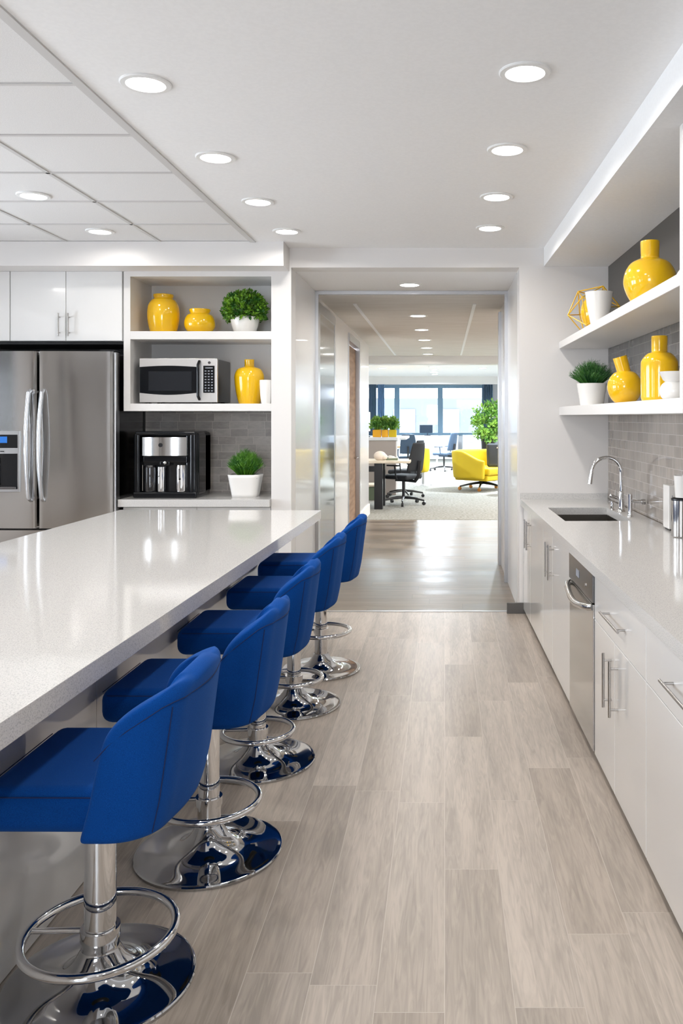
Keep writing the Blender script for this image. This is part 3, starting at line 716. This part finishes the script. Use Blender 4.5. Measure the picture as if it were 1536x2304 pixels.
# ---------------------------------------------------------------- tall unit on the left: cabinets, fridge, open shelves
UC = thing('upper_cabinet', 'white gloss double-door cabinet above the refrigerator', 'cabinet', (-3.497, FY, 0), 0)
part(UC, 'carcass', MB().box(0, .902, .021, .60, 2.192, 2.752), 'lacquer')
for a, b, hx in ((.002, .446, .40), (.450, .900, .478)):
    d = part(UC, 'door', MB().box(a, b, 0, .019, 2.194, 2.752, .0015, 1), 'lacquer')
    bar_handle(d, (hx, 0, 2.32), (0, 0, 1), .185, (0, -.032, 0))
UC2 = thing('upper_cabinet', 'white gloss cabinet at the left edge above the refrigerator', 'cabinet', (-4.40, FY, 0), 0)
part(UC2, 'carcass', MB().box(0, .90, .021, .60, 2.192, 2.752), 'lacquer')
part(UC2, 'door', MB().box(.002, .898, 0, .019, 2.194, 2.752, .0015, 1), 'lacquer')
single('tall_side_panel', 'tall white panel left of the refrigerator recess', 'panel', MB().box(-4.46, -4.402, FY, 7.4, 0, 2.752), 'lacquer')
single('recess_back_board', 'dark board lining the gap above and behind the refrigerator', 'panel', MB().box(-4.40, -2.615, 7.36, 7.4, 0, 2.19).box(-4.40, -2.60, 6.86, 7.36, 2.17, 2.190), 'dark_gap')

fr = thing('refrigerator', 'wide stainless steel side-by-side refrigerator with ice dispenser', 'refrigerator', (-3.9, 6.70, 0))
bx0, bx1 = .02, 1.262
part(fr, 'cabinet_body', MB().box(bx0, bx1 + .018, .11, .64, .03, 2.085, .006, 2), 'dark_steel')
def fdoor(x0, x1, z0, z1, bow=.035):
    def f(u, v):
        x = x0 + (x1 - x0) * u
        e = min(u, 1 - u) * (x1 - x0)
        rnd = .022 - math.sqrt(max(0, .022 ** 2 - (.022 - min(e, .022)) ** 2))
        # gentle bow of the pair plus a tiny panel waviness that streaks the reflections
        g = ((x - .02) / 1.27 - .5) * 2
        return Vector((x, -bow * (1 - g * g) + rnd + .0012 * math.sin(17 * x + 1.5 * v) , z0 + (z1 - z0) * v))
    mb = MB().grid(f, 40, 14)
    mb.box(x0 + .0, x1 - .0, .023, .10, z0, z1)
    return mb
dl = part(fr, 'door', fdoor(.02, .672, .70, 2.10), 'steel')
dr = part(fr, 'door', fdoor(.688, 1.262, .70, 2.10), 'steel')
part(fr, 'freezer_drawer', fdoor(.02, 1.262, .08, .685), 'steel')
part(fr, 'hinge_strip', MB().box(1.264, 1.285, .02, .10, .70, 2.095, .006, 2), 'alu')
part(fr, 'hinge_cover', MB().box(1.15, 1.27, .03, .16, 2.101, 2.115, .005, 2), 'black')
def fhandle(x, d):
    pts = [(x, -.034, 1.785)] + [(x, -.055 - .045 * math.sin(PI * i / 16), 1.77 - .83 * i / 16) for i in range(17)] + [(x, -.034, .925)]
    part(d, 'handle', MB().tube(pts, .026, 16, flat=.55), 'satin_h')
M['satin_h'] = mat('satin_pale_handle', (.62, .63, .65), .30, 1)
fhandle(.627, dl); fhandle(.728, dr)
ds = part(dl, 'dispenser', MB().box(.23, .555, -.045, -.028, .985, 1.47, .006, 2), 'alu')
part(ds, 'niche', MB().box(.25, .535, -.0465, -.044, 1.01, 1.29), 'gloss_black')
part(ds, 'control_face', MB().box(.25, .535, -.048, -.044, 1.335, 1.440, .001, 1), 'gloss_black')
part(ds, 'display', MB().box(.30, .455, -.0495, -.047, 1.375, 1.425), 'lcd')
part(ds, 'display_marker', MB().box(.30, .36, -.0505, -.049, 1.375, 1.425), 'lcd_green')
part(ds, 'paddle', MB().box(.385, .400, -.060, -.046, 1.04, 1.26, .004, 2), 'satin_steel')
part(ds, 'drip_tray', MB().box(.26, .53, -.066, -.044, 1.012, 1.03, .003, 1), 'dark_steel')
part(ds, 'badge', MB().box(.40, .43, -.048, -.044, 1.304, 1.312), 'black')

# open shelf unit
su = thing('open_shelf_unit', 'white open wall unit with two display compartments beside the refrigerator', 'shelving unit', (-2.584, FY, 0))
W = 1.188; xi = .054
part(su, 'side_panel', MB().box(0, xi, 0, .52, 1.627, 2.752, .001, 1), 'shelf')
part(su, 'back_panel', MB().box(xi, W, .495, .515, 1.627, 2.72), 'shelf')
part(su, 'top_panel', MB().box(xi, W, 0, .495, 2.711, 2.752), 'shelf')
part(su, 'shelf', MB().box(xi, W, 0, .495, 2.205, 2.270, .001, 1), 'shelf')
part(su, 'shelf', MB().box(xi, W, 0, .495, 1.627, 1.687, .001, 1), 'shelf')
# tiles behind the coffee counter, and its cabinet
single('tile_backsplash', 'grey stone tile backsplash behind the coffee machine', 'backsplash', MB().box(-2.62, -1.40, 7.385, 7.415, .92, 1.625), 'tile_back')
cc = thing('coffee_counter', 'short white quartz counter below the open shelf unit', 'worktop', (-2.61, 6.74, 0))
part(cc, 'worktop', MB().box(0, 1.212, 0, .64, CT - .06, CT, .002, 1), 'quartz')
cbn = thing('base_cabinet', 'white gloss cabinet under the coffee counter', 'cabinet', (-2.59, FY, 0))
part(cbn, 'carcass', MB().box(0, 1.19, .02, .58, .08, CT - .062), 'lacquer')
part(cbn, 'door', MB().box(.002, .593, 0, .019, .09, CT - .07, .0015, 1), 'lacquer')
part(cbn, 'door', MB().box(.597, 1.188, 0, .019, .09, CT - .07, .0015, 1), 'lacquer')
part(cbn, 'toe_kick', MB().box(0, 1.19, .05, .58, 0, .08), 'toe')

# items on the unit
Z1 = 2.270; Z2 = 1.687
vase('ginger_jar', 'tall yellow jar vase at the left of the top shelf of the open unit', 'vase',
     smooth_prof([(0, 0), (.098, 0), (.105, .008), (.124, .09), (.130, .17), (.121, .235), (.098, .275), (.077, .292), (.080, .305), (.081, .322), (.076, .325), (.068, .31), (0, .28)]), (-2.336, 7.02, Z1))
vase('squat_vase', 'squat round yellow vase in the middle of the top shelf of the open unit', 'vase',
     smooth_prof([(0, 0), (.082, 0), (.095, .010), (.122, .055), (.124, .105), (.105, .150), (.080, .168), (.083, .185), (.086, .200), (.080, .203), (.070, .185), (0, .15)]), (-2.034, 7.02, Z1))
p1 = thing('potted_boxwood', 'leafy boxwood plant in a white bowl on the top shelf of the open unit', 'potted plant', (-1.66, 7.02, Z1))
part(p1, 'pot', MB().lathe(smooth_prof([(0, 0), (.078, 0), (.088, .012), (.108, .07), (.119, .130), (.119, .137), (.112, .135), (.10, .11), (0, .105)], 4), n=40), 'white_cer')
part(p1, 'foliage', foliage_leaf(MB(), (0, 0, .205), .175, 2600, .030, .86, 5, -.62), 'leaf_box', smooth=False)
part(p1, 'stem', MB().cyl((0, 0, .09), (0, 0, .2), .012, .008, 10).cyl((.02, 0, .1), (.07, .02, .24), .006, .004, 8).cyl((-.02, 0, .1), (-.07, .01, .24), .006, .004, 8), 'soil')
vase('shoulder_vase', 'yellow bottle vase right of the microwave in the open unit', 'vase',
     smooth_prof([(0, 0), (.080, 0), (.088, .008), (.108, .09), (.121, .19), (.119, .245), (.096, .290), (.055, .308), (.040, .316), (.040, .365), (.036, .368), (.033, .36), (0, .31)]), (-1.625, 7.03, Z2))
vase('white_cup', 'white cup in front of the yellow bottle vase beside the microwave', 'cup',
     smooth_prof([(0, 0), (.036, 0), (.040, .01), (.048, .08), (.052, .180), (.048, .180), (.042, .08), (0, .02)], 4), (-1.452, 6.87, Z2), 'white_cer')

mw = thing('microwave_oven', 'stainless microwave oven with dark window in the open wall unit', 'microwave', (-2.475, 6.85, Z2))
MWW, MWH = .632, .368
part(mw, 'case', MB().box(.004, MWW - .002, .03, .42, .012, MWH - .004, .006, 2), 'gloss_black')
part(mw, 'foot', MB().box(.03, .06, .05, .08, 0, .012).box(.57, .60, .05, .08, 0, .012).box(.03, .06, .34, .37, 0, .012).box(.57, .60, .34, .37, 0, .012), 'black')
part(mw, 'front_frame', MB().box(0, MWW, 0, .032, .010, MWH, .005, 2), 'pale_steel')
gl = MB()
n = 16; topc = [(0.004 + (.468 - .004) * i / n, .298 + .010 * math.sin(PI * i / n)) for i in range(n + 1)]
botc = [(0.004 + (.468 - .004) * i / n, .088 - .016 * math.sin(PI * i / n)) for i in range(n + 1)]
gl.prism(topc[::-1] + botc, -.004, .002, 'y')
dg = part(mw, 'door', gl, 'gloss_black')
part(dg, 'window', MB().box(.075, .425, -.0055, -.003, .105, .262), 'micro_glass')
part(dg, 'handle', MB().tube([(.487, -.002, .035), (.484, -.030, .06)] + [(.484, -.034, .06 + .25 * i / 8) for i in range(9)] + [(.487, -.002, .345)], .012, 12), 'gloss_black')
kp = part(mw, 'keypad', MB().box(.518, .610, -.003, .001, .088, .308, .001, 1), 'gloss_black')
kb = MB()
for r_ in range(8):
    for c_ in range(3): kb.box(.530 + .026 * c_, .544 + .026 * c_, -.0042, -.002, .100 + .023 * r_, .108 + .023 * r_)
kb.box(.535, .595, -.0042, -.002, .286, .294)
part(kp, 'key_legends', kb, 'key_grey')
part(mw, 'badge', MB().lathe([(0, 0), (.011, 0), (.011, .003), (0, .003)], (0, 0, 0), 20), 'dark_steel').matrix_local = Matrix.Translation((.567, -.001, .333)) @ Matrix.Rotation(PI / 2, 4, 'X')

# coffee machine
cm = thing('coffee_machine', 'black and steel twin coffee machine on the coffee counter', 'coffee machine', (-2.53, 6.86, CT))
part(cm, 'housing', MB().box(.41, .525, .02, .40, .015, .535, .03, 4).box(.0, .525, .20, .40, .015, .535, .03, 4).box(.0, .055, .0, .22, .02, .53, .02, 3).box(.455, .515, .0, .1, .02, .53, .02, 3), 'gloss_black')
part(cm, 'lid', MB().box(.01, .51, .0, .35, .505, .542, .016, 4), 'gloss_black')
part(cm, 'base_tray', MB().box(.0, .52, -.01, .38, .0, .05, .012, 3), 'gloss_black')
def curve_panel(x0, x1, z0, z1, bow, y=.0, th=.03):
    n = 20; f = [(x0 + (x1 - x0) * i / n, y - bow * math.sin(PI * i / n)) for i in range(n + 1)]
    return MB().prism(f + [(x1, y + th), (x0, y + th)], z0, z1, 'z')
fp = part(cm, 'front_panel', curve_panel(.075, .435, .345, .495, .035), 'steel')
part(fp, 'emblem', MB().cyl((.235, -.030, .432), (.235, -.040, .432), .017, n=24), 'black')
part(cm, 'brew_head', MB().box(.08, .44, .0, .2, .285, .345, .01, 2).box(.22, .30, -.01, .1, .262, .30, .008, 2), 'gloss_black')
part(cm, 'inner_back', MB().box(.05, .46, .10, .2, .05, .345), 'black')
part(cm, 'tap_knob', MB().sphere((.265, -.018, .29), .016, 16, 10), 'chrome')
part(cm, 'carafe', MB().lathe([(0, 0), (.05, 0), (.054, .01), (.054, .19), (.045, .215), (0, .215)], (.125, .05, .05), 32), 'coffee_glass')
part(cm, 'carafe_trim', MB().box(.076, .081, -.003, .003, .06, .27), 'satin_steel')
for cx_, hh in ((.218, .20), (.385, .215)):
    c_ = part(cm, 'thermal_jug', MB().lathe([(0, 0), (.043 if cx_ > .3 else .032, 0), (.045 if cx_ > .3 else .033, .01), (.045 if cx_ > .3 else .033, hh), (0, hh)], (cx_, .035, .052), 36), 'chrome')
    part(c_, 'jug_mark', MB().box(cx_ - .012, cx_ - .006, -.012, -.008, .16, .24).box(cx_ - .014, cx_ + .006, -.013, -.008, .148, .164, .004, 2) if cx_ > .3 else MB().cyl((cx_ - .012, .004, .17), (cx_ + .004, .002, .235), .0025, n=8), 'black')
# plant on coffee counter
p2 = thing('potted_grass', 'bushy green plant in a square white pot beside the coffee machine', 'potted plant', (-1.648, 7.0, CT))
def sq(u, v):
    a = u * 2 * PI; k = .118 - .0 + .0; r = (.102 + .032 * v)
    c_, s_ = math.cos(a), math.sin(a); e = (abs(c_) ** 5 + abs(s_) ** 5) ** (-1 / 5)
    return Vector((c_ * e * r, s_ * e * r * .9, .185 * v))
pt = MB().grid(lambda u, v: sq(u, v), 48, 8, True)
bt = [sq(i / 48, 0) for i in range(48)]; pt.bm.faces.new([pt.bm.verts.new(p) for p in bt])
pot = part(p2, 'pot', pt, 'white_cer'); sm_ = pot.modifiers.new('wall', 'SOLIDIFY'); sm_.thickness = .008; sm_.offset = -1
part(p2, 'soil', MB().box(-.115, .115, -.10, .10, .155, .165), 'soil')
part(p2, 'foliage', foliage_grass(MB(), (0, 0, .155), .155, .225, 800, .0028, seed=9), 'leaf_grass', smooth=False)

# ---------------------------------------------------------------- office furniture
def office_chair(x, y, rz, label, m='mesh_black', k=1.0, base_m='black'):
    t = thing('office_chair', label, 'office chair', (x, y, .004), rz, 'swivel chairs in the office')
    b = MB()
    legs = []
    for i in range(5):
        a = 2 * PI * i / 5 + .3
        e = Vector((math.cos(a) * .34 * k, math.sin(a) * .34 * k, .085))
        lg = part(t, 'leg', MB().tube([(0, 0, .13), (e.x * .5, e.y * .5, .118), tuple(e)], [.026, .022, .015], 8), base_m)
        part(lg, 'caster', MB().cyl((e.x - .02 * math.sin(a), e.y + .02 * math.cos(a), .032), (e.x + .02 * math.sin(a), e.y - .02 * math.cos(a), .032), .032, n=16).cyl((e.x, e.y, .03), (e.x, e.y, .09), .008, n=8), base_m)
    part(t, 'gas_lift', MB().cyl((0, 0, .11), (0, 0, .44), .026, n=16), base_m)
    part(t, 'seat', MB().box(-.25, .25, -.24, .24, .46, .545, .035, 4).box(-.12, .14, -.1, .1, .42, .465, .01, 2), m)
    def bk(u, v):
        yy = (u - .5) * .46 * (1 - .25 * v * v); zz = .60 + .52 * v
        return Vector((.26 + .10 * v + .06 * math.sin(PI * v) * 0 - .07 * (1 - (2 * u - 1) ** 2) * -1 * .6, yy, zz))
    bb = part(t, 'backrest', MB().grid(bk, 14, 12), m, wn=False); s = bb.modifiers.new('t', 'SOLIDIFY'); s.thickness = .035
    ss = bb.modifiers.new('s', 'SUBSURF'); ss.levels = 1; ss.render_levels = 1
    part(t, 'back_support', MB().tube([(.05, 0, .44), (.26, 0, .43), (.34, 0, .52), (.36, 0, .80)], .022, 8, flat=1.6), base_m)
    for s_ in (-1, 1):
        part(t, 'armrest', MB().tube([(.05, s_ * .25, .47), (.05, s_ * .29, .55), (.03, s_ * .29, .70)], .014, 8).box(-.14, .12, s_ * .29 - .03, s_ * .29 + .03, .70, .725, .01, 2), m)
    return t
# front desk
dk = thing('office_desk', 'pale wood topped desk with black legs at the left of the office', 'desk', (-2.2, 14.35, .004))
part(dk, 'desktop', MB().box(-.4, 1.61, 0, .85, .785, .825, .004, 1), 'desk_wood')
for a in (-.3, 1.00): part(dk, 'leg', MB().box(a, a + .14, .04, .20, 0, .785), 'black')
for a in (-.3, 1.00): part(dk, 'leg', MB().box(a, a + .14, .62, .78, 0, .785), 'black')
part(dk, 'crossbar', MB().box(-.16, 1.0, .66, .74, .60, .70), 'black')
single('crumpled_paper_bag', 'crumpled pale paper at the left end of the front desk', 'paper bag', MB().sphere((0, 0, .075), .10, 14, 9, (1.1, .8, .85)).sphere((.06, -.02, .06), .07, 10, 7, (1, .9, .8)), 'paper', (-1.12, 14.62, .829), .3)
tr = thing('green_desk_tray', 'low green tray holding white papers on the front desk', 'tray', (-.915, 14.7, .829))
part(tr, 'tray', MB().box(-.10, .10, -.08, .08, 0, .035, .006, 2), 'green_tray')
part(tr, 'papers', MB().box(-.07, .075, -.06, .07, .035, .05, rot=Matrix.Rotation(.2, 3, 'Z')).box(-.05, .03, -.05, .05, .05, .07, rot=Matrix.Rotation(-.3, 3, 'Z') @ Matrix.Rotation(.2, 3, 'Y')), 'white_cer')
single('black_desk_phone', 'small black desk phone behind the crumpled paper on the front desk', 'telephone', MB().box(-.06, .06, -.07, .07, 0, .05, .015, 3).box(-.055, -.01, -.09, .09, .05, .085, .015, 3), 'black', (-1.06, 15.0, .829))
office_chair(-.74, 15.2, -.62, 'black swivel chair pulled up to the front desk', k=1.15)
office_chair(-.80, 16.6, -.35, 'black swivel chair behind the front one, partly hidden by it', k=1.1)
low = thing('under_desk_box', 'low grey storage box with pale lid on the carpet beneath the front desk', 'storage box', (-1.2, 16.0, .004))
part(low, 'body', MB().box(-.75, .0, 0, .5, 0, .25, .01, 1), 'green_tray'); part(low, 'lid', MB().box(-.77, .02, -.02, .52, .25, .29, .008, 1), 'desk_wood')
# partition credenza with planters
cr_ = thing('credenza', 'taupe credenza with long white top carrying three orange planters', 'credenza', (-2.5, 17.0, .004))
part(cr_, 'front_panel', MB().box(-.6, 1.52, .02, .50, 0, 1.10, .006, 1), 'taupe')
part(cr_, 'top', MB().box(-.62, 1.56, 0, .55, 1.10, 1.165, .006, 1).box(1.0, 1.70, .55, 2.2, 1.10, 1.15, .006, 1), 'office_white')
for k, (px, lab, mm, w_) in enumerate(((848, 'wide orange planter with bushy light green plant, leftmost on the credenza', 'orange_pot', .085), (866, 'small orange planter in the middle of the credenza', 'orange_pot', .065), (883, 'yellow square planter with upright plant, rightmost on the credenza', 'yellow_up', .078))):
    yy = 17.2; t = thing('planter', lab, 'planter', (X(px, yy), yy, 1.169), 0, 'planters on the credenza')
    part(t, 'pot', MB().box(-w_, w_, -.07, .07, 0, .15, .008, 2), mm)
    part(t, 'foliage', foliage_leaf(foliage_grass(MB(), (0, 0, .14), .15, .30, 90, .008, seed=50 + k), (0, 0, .25), .13, 170, .06, 1.2, 20 + k, -.5, .2), 'leaf_light', smooth=False)
mn = thing('monitor', 'white-lit monitor at the left edge of the office view, on the credenza', 'monitor', (-1.60, 17.25, 1.169))
part(mn, 'stand', MB().box(-.08, .08, -.06, .06, 0, .015).box(-.015, .015, -.01, .01, .015, .20), 'black')
part(mn, 'housing', MB().box(-.27, .09, -.015, .015, .10, .52, .004, 1), 'black')
part(mn, 'screen', MB().box(-.26, .08, -.018, -.014, .12, .51), 'screen')
# yellow tub chair behind black chairs
tb = thing('tub_chair', 'narrow rounded yellow chair half hidden behind the black swivel chairs', 'armchair', (-.50, 19.6, .004))
part(tb, 'shell', MB().lathe(smooth_prof([(0, .30), (.20, .30), (.28, .36), (.315, .58), (.30, .80), (.265, .84), (.24, .80), (.24, .55), (.20, .47), (0, .46)], 4), n=30, sx=.5), 'yellow_up')
part(tb, 'pedestal', MB().cyl((0, 0, .02), (0, 0, .3), .03).lathe([(0, .02), (.22, .015), (.23, 0), (0, 0)], n=24), 'alu')
# mid office
office_chair(-.02, 24.6, -.55, 'slate swivel chair in the middle of the office facing left', 'slate', 1.25)
office_chair(-.95, 22.5, -1.6, 'slate swivel chair seen from behind, beyond the black chairs', 'slate', 1.0)
od = thing('office_desk', 'white desk with orange wood edge beyond the yellow tub chair', 'desk', (-2.6, 22.9, .004))
part(od, 'desktop', MB().box(0, 2.05, 0, .9, .74, .78), 'orange_wood'); 
for a in (.02, 1.95): part(od, 'leg', MB().box(a, a + .06, .05, .85, 0, .74), 'office_white')
od2 = thing('office_desk', 'white desk in front of the slate swivel chair', 'desk', (-1.3, 25.1, .004))
part(od2, 'desktop', MB().box(0, 1.15, 0, .8, .72, .76), 'office_white'); part(od2, 'side_panel', MB().box(.0, .04, 0, .8, 0, .72).box(1.05, 1.09, 0, .8, 0, .72), 'office_white')
cbx = thing('low_cabinet_run', 'long low white cabinets under the office windows', 'cabinet', (-1.4, 31.6, .004))
part(cbx, 'body', MB().box(-4, 1.9, 0, .6, 0, .83), 'office_white'); part(cbx, 'top', MB().box(-4.02, 1.92, -.02, .62, .83, .87), 'office_white')
lc = thing('drawer_cabinet', 'grey drawer cabinet under the right office window', 'cabinet', (.64, 29.5, .004))
part(lc, 'body', MB().box(0, .95, .02, .5, 0, .93), 'office_white')
M['drawer_grey'] = mat('blue_grey_drawer', (.40, .45, .52), .5)
for k in range(4): part(lc, 'drawer', MB().box(.03, .92, 0, .02, .06 + .21 * k, .25 + .21 * k), 'drawer_grey')
mo = thing('monitor', 'dark monitor on the cabinets in front of the middle window', 'monitor', (-.65, 31.9, .874))
part(mo, 'stand', MB().box(-.12, .12, -.08, .08, 0, .02).box(-.02, .02, -.02, .02, .02, .12), 'slate')
part(mo, 'housing', MB().box(-.30, .20, -.03, .0, .10, .40, rot=Matrix.Rotation(.3, 3, 'Z')), 'slate')
# armchair
ac = thing('yellow_armchair', 'yellow upholstered swivel armchair at the right of the office', 'armchair', (.80, 18.3, .004), math.radians(0))
def ashell(u, v):
    # U plan opening to +x, v up
    a = PI * .5 + u * PI * 1.0
    hw, dp_ = .50, .55
    t = u
    if t < .3: p = Vector((.42 - t / .3 * .62, hw, 0)); n_ = t / .3
    elif t < .7:
        b = (t - .3) / .4 * PI; p = Vector((-.20 - .34 * math.sin(b), hw * math.cos(b), 0)); n_ = 1
    else: p = Vector((-.20 + (t - .7) / .3 * .62, -hw, 0)); n_ = (1 - t) / .3
    top = .66 + .20 * (max(0, min(1, n_)) ** 2 * (3 - 2 * max(0, min(1, n_))))
    flare = 1 + .07 * v
    return Vector((p.x * flare, p.y * flare, .26 + (top - .26) * v))
sh_ = part(ac, 'shell', MB().grid(ashell, 40, 8), 'yellow_up', wn=False); s = sh_.modifiers.new('t', 'SOLIDIFY'); s.thickness = .10; s.offset = 0
s = sh_.modifiers.new('r', 'SUBSURF'); s.levels = 1; s.render_levels = 2
ac.rotation_euler = (0, 0, math.radians(-38))
part(ac, 'seat_cushion', MB().box(-.42, .50, -.44, .44, .34, .50, .05, 4), 'yellow_up')
part(ac, 'seat_base', MB().box(-.40, .46, -.44, .44, .22, .34, .03, 3), 'yellow_up')
for i in range(5):
    a = 2 * PI * i / 5 + .2; e = Vector((math.cos(a) * .48, math.sin(a) * .48, .08))
    lg = part(ac, 'leg', MB().tube([(0, 0, .16), (e.x * .5, e.y * .5, .13), tuple(e)], [.03, .024, .016], 8), 'black')
    part(lg, 'caster', MB().cyl((e.x, e.y - .02, .035), (e.x, e.y + .02, .035), .035, n=14).cyl((e.x, e.y, .03), (e.x, e.y, .09), .009, n=8), 'amber')
part(ac, 'swivel_post', MB().cyl((0, 0, .12), (0, 0, .23), .035), 'black')
single('charcoal_cushion', 'charcoal cushion leaning in the yellow armchair', 'cushion', MB().box(-.22, .22, -.07, .07, 0, .50, .05, 4, rot=Matrix.Rotation(-.18, 3, 'X')), 'grey_pillow', (1.12, 18.12, .51), .15)
sdt = thing('side_table', 'small round orange-topped side table behind the charcoal cushion', 'side table', (1.28, 17.45, .004))
part(sdt, 'table_top', MB().lathe([(0, .02), (.20, .02), (.21, .0), (0, 0)], (0, 0, .93), 30), 'orange_wood'); part(sdt, 'pole', MB().cyl((0, 0, .02), (0, 0, .93), .018, n=12), 'alu'); part(sdt, 'foot', MB().lathe([(0, .02), (.14, .015), (.15, 0), (0, 0)], n=24), 'alu')
# big plant
bp_ = thing('large_potted_plant', 'large leafy green plant in a tall black pot behind the yellow armchair', 'potted plant', (X(1098, 21), 21, .004))
part(bp_, 'pot', MB().lathe([(0, 0), (.13, 0), (.18, 1.03), (.15, 1.03), (.14, .95), (0, .95)], n=30), 'black')
part(bp_, 'stem', MB().cyl((0, 0, .9), (0, .0, 1.5), .02, .012, 8).cyl((0, 0, .95), (.2, .05, 1.55), .014, .008, 8).cyl((0, 0, .95), (-.2, -.05, 1.5), .014, .008, 8), 'leaf_grass')
fm = MB(); rq = random.Random(5)
for k in range(34):
    a_ = rq.uniform(0, 2 * PI); e_ = rq.uniform(.1, 1) ** .6; zz = rq.uniform(-1, 1); rr_ = .42 * e_ * math.sqrt(1 - zz * zz * .75)
    foliage_leaf(fm, (.02 + rr_ * math.cos(a_), rr_ * math.sin(a_), 1.47 + .38 * zz), rq.uniform(.07, .15), 60, .085, 1.15, 40 + k, -.9, .1)
part(bp_, 'foliage', fm, 'leaf_light', smooth=False)
# curtains
def curtain(x0, x1, y, label, m, zb=.03, zt=2.86, n=7):
    def f(u, v): return Vector((x0 + (x1 - x0) * u, y + .05 * math.sin(2 * PI * n * u) * (1 - .2 * v), zb + (zt - zb) * v))
    o = single('curtain', label, 'curtain', MB().grid(f, n * 8 + 1, 4), m, group='office window curtains')
    s = o.modifiers.new('t', 'SOLIDIFY'); s.thickness = .008
curtain(X(824, 32.5), X(846, 32.5), 32.5, 'dark slate curtain at the left of the office windows', 'curtain')
curtain(X(849, 32.5), X(864, 32.5), 32.55, 'blue curtain gathered beside the left office window', 'curtain_b', n=4)
curtain(X(1085, 32.5), X(1108, 32.5), 32.5, 'slate curtain right of the right office window', 'curtain', n=5)
